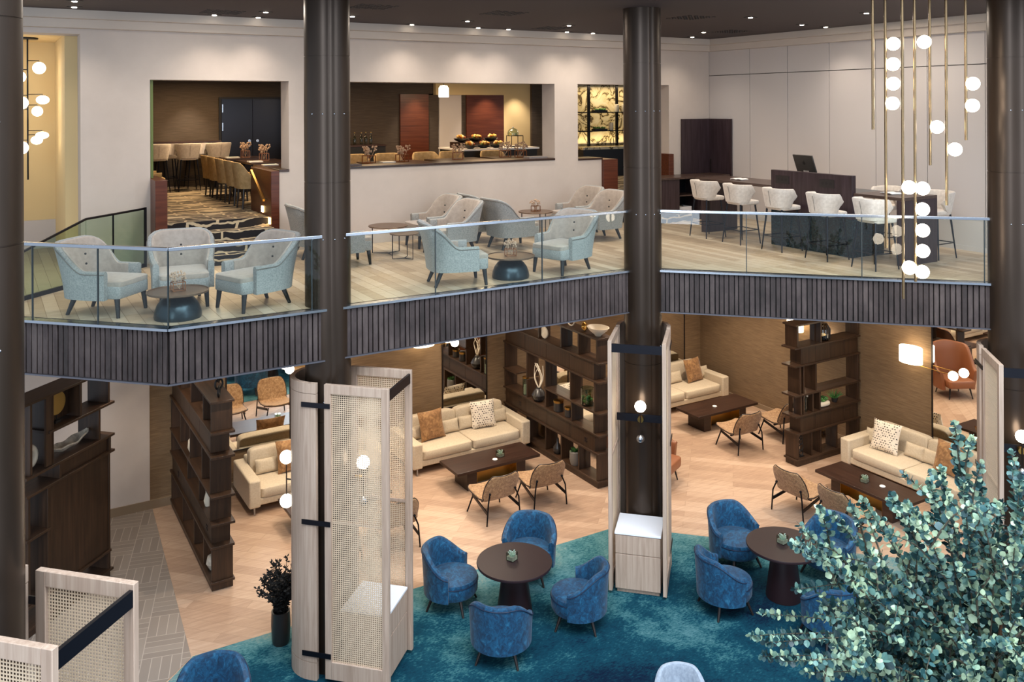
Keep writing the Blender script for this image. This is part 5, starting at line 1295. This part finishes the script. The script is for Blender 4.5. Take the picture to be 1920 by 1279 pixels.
# ================================================================== EUCALYPTUS
def eucalyptus():
    rnd = random.Random(12)
    base = Vector((6.35,3.75,0))
    r = thing('eucalyptus_tree', 'large blue-green eucalyptus filling the lower right of the hall', 'tree', tuple(base))
    MB().lathe([(.34,0),(.40,.1),(.44,.7),(.41,.72),(.38,.62),(0,.6)],40).build('planter', M['concrete_pot'], r)
    b = MB(); tw = MB(); lf = MB()
    top = Vector((.0,.0,2.45))
    b.tube(catmull([(0,0,.5),(.05,.03,1.2),(-.04,.06,1.9),(.02,0,2.6),(.1,-.05,3.2)],6), [.07-.0018*i for i in range(25)], 9)
    def leaf(p, d, size):
        w = d.cross(Vector((rnd.uniform(-1,1),rnd.uniform(-1,1),rnd.uniform(-.4,1)))).normalized(); n = d.cross(w)
        cup = rnd.uniform(-.12,.2)*size
        L = size*2; W = size*rnd.uniform(.75,1)
        c = p+d*L*.5
        vs = [p, p+d*L*.22+w*W*.72, c+w*W, p+d*L*.82+w*W*.62, p+d*L, p+d*L*.82-w*W*.62, c-w*W, p+d*L*.22-w*W*.72]
        vs = [v+(n*cup if i in (2,6,1,7,3,5) else Vector()) for i, v in enumerate(vs)]
        lf.add(vs+[p+d*L*.5], [(0,1,8),(1,2,8),(2,3,8),(3,4,8),(4,5,8),(5,6,8),(6,7,8),(7,0,8)])
    def twig(a, m, e, dens=.026, s0=.035, s1=.022, start=.12):
        pts = [Vector(p) for p in catmull([a, m, e], 14)]
        tw.tube(pts, [.011-.009*i/(len(pts)-1) for i in range(len(pts))], 5)
        L = sum((q-p).length for p, q in zip(pts[:-1], pts[1:])); n = max(int(L/dens), 4); k = 0
        for i in range(n):
            t = start+(1-start)*i/(n-1); x = t*(len(pts)-1); j = min(int(x), len(pts)-2); p = pts[j].lerp(pts[j+1], x-j); d = (pts[j+1]-pts[j]).normalized()
            u = d.cross(Vector((.3,.2,1))).normalized(); v = d.cross(u); ph = i*1.9
            for sg in (0, pi):
                o = (u*math.cos(ph+sg)+v*math.sin(ph+sg))
                dd = (o+d*rnd.uniform(.15,.6)+Vector((rnd.uniform(-.3,.3),rnd.uniform(-.3,.3),rnd.uniform(-.2,.4)))).normalized()
                leaf(p, dd, (s0+(s1-s0)*t)*rnd.uniform(.75,1.2))
        leaf(pts[-1], (pts[-1]-pts[-2]).normalized(), s1)
    # arching branches that reach out over the furniture
    tips = [(1408,1192,6.4),(1428,1150,6.9),(1436,1205,6.2),(1486,1022,6.6),(1500,985,7.0),(1520,1030,6.3),(1492,1105,6.6),(1560,965,6.8),(1618,938,7.0),(1672,930,6.6),(1700,945,6.2),(1742,905,6.9),(1765,880,7.2),(1788,842,6.7),(1805,900,6.4),(1838,905,7.0),(1880,945,6.8),(1912,900,6.5),(1470,1240,6.0),(1540,1130,6.9),(1590,1060,6.9),(1905,985,6.0),(1850,980,7.3),(1955,930,6.6),(1430,1230,6.3)]
    for px, py, Y in tips:
        e = at_depth(px, py, Y)-base; a = Vector((rnd.uniform(-.12,.12),rnd.uniform(-.12,.12),rnd.uniform(2.0,2.9)))
        m = a.lerp(e, .5)+Vector((0,0,rnd.uniform(.18,.38)))
        twig(a, m, e)
        for q in range(3):
            t = rnd.uniform(.35,.8); s = a.lerp(m, t*2) if t < .5 else m.lerp(e, t*2-1)
            dd = Vector((rnd.uniform(-1,1),rnd.uniform(-1,1),rnd.uniform(-.3,.8))).normalized()
            e2 = s+(e-a).normalized()*rnd.uniform(.15,.4)+dd*rnd.uniform(.15,.4)
            twig(s, s.lerp(e2,.5)+Vector((0,0,.06)), e2, start=.05)
    for k in range(300):
        a = Vector((rnd.uniform(-.1,.1),rnd.uniform(-.1,.1),rnd.uniform(1.6,3.0)))
        th = rnd.uniform(0,2*pi); el = rnd.uniform(-.35,1.1); q = rnd.uniform(.5,1.25)
        e = Vector((math.cos(th)*math.cos(el)*q*1.12, math.sin(th)*math.cos(el)*q*1.12, 2.35+math.sin(el)*q*1.1))
        m = a.lerp(e,.5)+Vector((0,0,rnd.uniform(.05,.25)))
        twig(a, m, e, dens=.036, start=.3)
        e2 = m+(e-a)*.35+Vector((rnd.uniform(-.3,.3),rnd.uniform(-.3,.3),rnd.uniform(-.2,.2))); twig(m, m.lerp(e2,.5)+Vector((0,0,.05)), e2, dens=.036, start=.1)
    b.build('trunk', M['bark'], r); tw.build('branches', M['twig'], r)
    lf.build('foliage', M['tree_leaf'], r, flat=True)
eucalyptus()
# ================================================================== LIGHT
def spot(loc, energy, col=(1,.76,.5), size=70, blend=.6, rad=.05, aim=None):
    l = bpy.data.lights.new('spot_light','SPOT'); l.energy = energy; l.color = col; l.spot_size = math.radians(size); l.spot_blend = blend; l.shadow_soft_size = rad
    o = bpy.data.objects.new('spot_light', l); COL.objects.link(o); o.location = loc
    d = (Vector(aim)-Vector(loc)) if aim else Vector((0,0,-1)); o.rotation_euler = d.to_track_quat('-Z','Y').to_euler(); return o
def area(loc, energy, size, col=(1,.8,.58), aim=None, sy=None, spread=180):
    l = bpy.data.lights.new('area_light','AREA'); l.energy = energy; l.color = col; l.size = size
    if sy: l.shape = 'RECTANGLE'; l.size_y = sy
    l.spread = math.radians(spread)
    o = bpy.data.objects.new('area_light', l); COL.objects.link(o); o.location = loc
    d = (Vector(aim)-Vector(loc)) if aim else Vector((0,0,-1)); o.rotation_euler = d.to_track_quat('-Z','Y').to_euler(); return o
WARM = (1,.84,.66); WARM2 = (1,.88,.74); COOL = (.80,.90,1); DINE = (1,.70,.40)
for x, y in dl:
    near = y > 14.2 or x > 13.4
    spot((x,y,CE-.03), 48 if near else 75, WARM2, 115 if near else 95, 1.0, .1)
for x, y in ((3.0,12.9),(7.0,12.9),(10.8,12.6),(12.8,9.6)):
    area((x,y,CE-.02), 34, .6, WARM2)  # warm fill without fittings, added to lift the whole gallery
# dining room
for x, y in ((4.2,20.3),(4.3,17.3),(7.5,18.2),(10.3,18.2)):
    area((x,y,7.58), 42, .9, DINE)
spot((4.2,21.5,7.6), 60, WARM, 80, .7, .05)
spot((9.45,20.2,7.6), 60, WARM, 80, .7, .05); spot((11.5,20.1,7.6), 90, WARM, 90, .7, .05); spot((12.4,20.1,7.6), 60, WARM, 90, .7, .05)
area((14.6,19.15,7.5), 15, 2.0, (1,.8,.5), sy=.3)
area((14.6,19.35,DZ+.84), 6, 2.0, (1,.8,.45), aim=(14.6,19.45,7.5), sy=.1)
# stairwell
area((.0,16.6,8.1), 5, 1.0, WARM)
# lower storey downlights
for x, y, e, sz in [(8.1,14.7,260,90),(7.5,13.25,190,80),(8.55,13.25,190,80),(13.7,14.7,260,90),(13.3,13.2,190,80),(14.5,13.3,150,80),(13.4,10.0,260,95),(12.1,9.95,220,85),(12.2,11.7,150,90),(10.4,12.4,190,95),(5.2,14.7,240,90),(4.6,13.2,150,85),(6.0,12.3,200,90),(3.6,12.6,170,90),(1.9,14.6,150,95),(3.7,15.3,130,90),(9.0,11.9,120,80),(11.2,14.6,180,100)]:
    spot((x,y,3.86), e*.56, WARM, sz, .5, .025)
for x, y, e in ((8.1,14.5,34),(13.6,14.2,34),(12.6,11,34),(5,14.2,30),(2.5,14.5,22),(10.6,13.5,24)):
    area((x,y,3.84), e*.55, .8, WARM)
for x, y in ((8.2,16.1),(14.8,14.9),(14.9,10.9),(5.0,16.1),(14.9,8.6),(10.8,16.0)):
    spot((x,y,3.86), 45, WARM, 95, .8, .04)
# daylight through the atrium roof
area((4.5,2.5,14.0), 2000, 14, COOL, aim=(6.5,6.5,3.0), sy=9)
area((-9,-5,7.5), 700, 3.0, COOL, aim=(3,9,6), sy=11)   # unseen lamp, added to lay a tall cool highlight on the columns
area((12,-6,8), 350, 3.0, COOL, aim=(7,10,6), sy=10)  # second unseen lamp, added for the column highlights as well
w = bpy.data.worlds.new('world'); SC.world = w; w.use_nodes = True
bg = w.node_tree.nodes['Background']; bg.inputs['Color'].default_value = (.72,.84,1,1); bg.inputs['Strength'].default_value = .55
# ================================================================== CAMERA
cam = bpy.data.cameras.new('camera'); co = bpy.data.objects.new('camera', cam); COL.objects.link(co)
cam.sensor_width = 36; cam.lens = 36*1650/1920; cam.shift_y = -442.5/1920; cam.clip_end = 200
co.matrix_world = Matrix.Translation((0,0,7)) @ Matrix.Rotation(-AA,4,'Z') @ Matrix.Rotation(pi/2,4,'X') @ Matrix.Rotation(-RR,4,'Z')
SC.camera = co
SC.view_settings.view_transform = 'Standard'; SC.view_settings.look = 'None'; SC.view_settings.gamma = 1; SC.view_settings.use_curve_mapping = False
SC.view_settings.exposure = 0.85
SC.cycles.use_denoising = True; SC.cycles.max_bounces = 8; SC.cycles.transparent_max_bounces = 24
SC.cycles.caustics_reflective = False; SC.cycles.caustics_refractive = False; SC.cycles.sample_clamp_indirect = 4
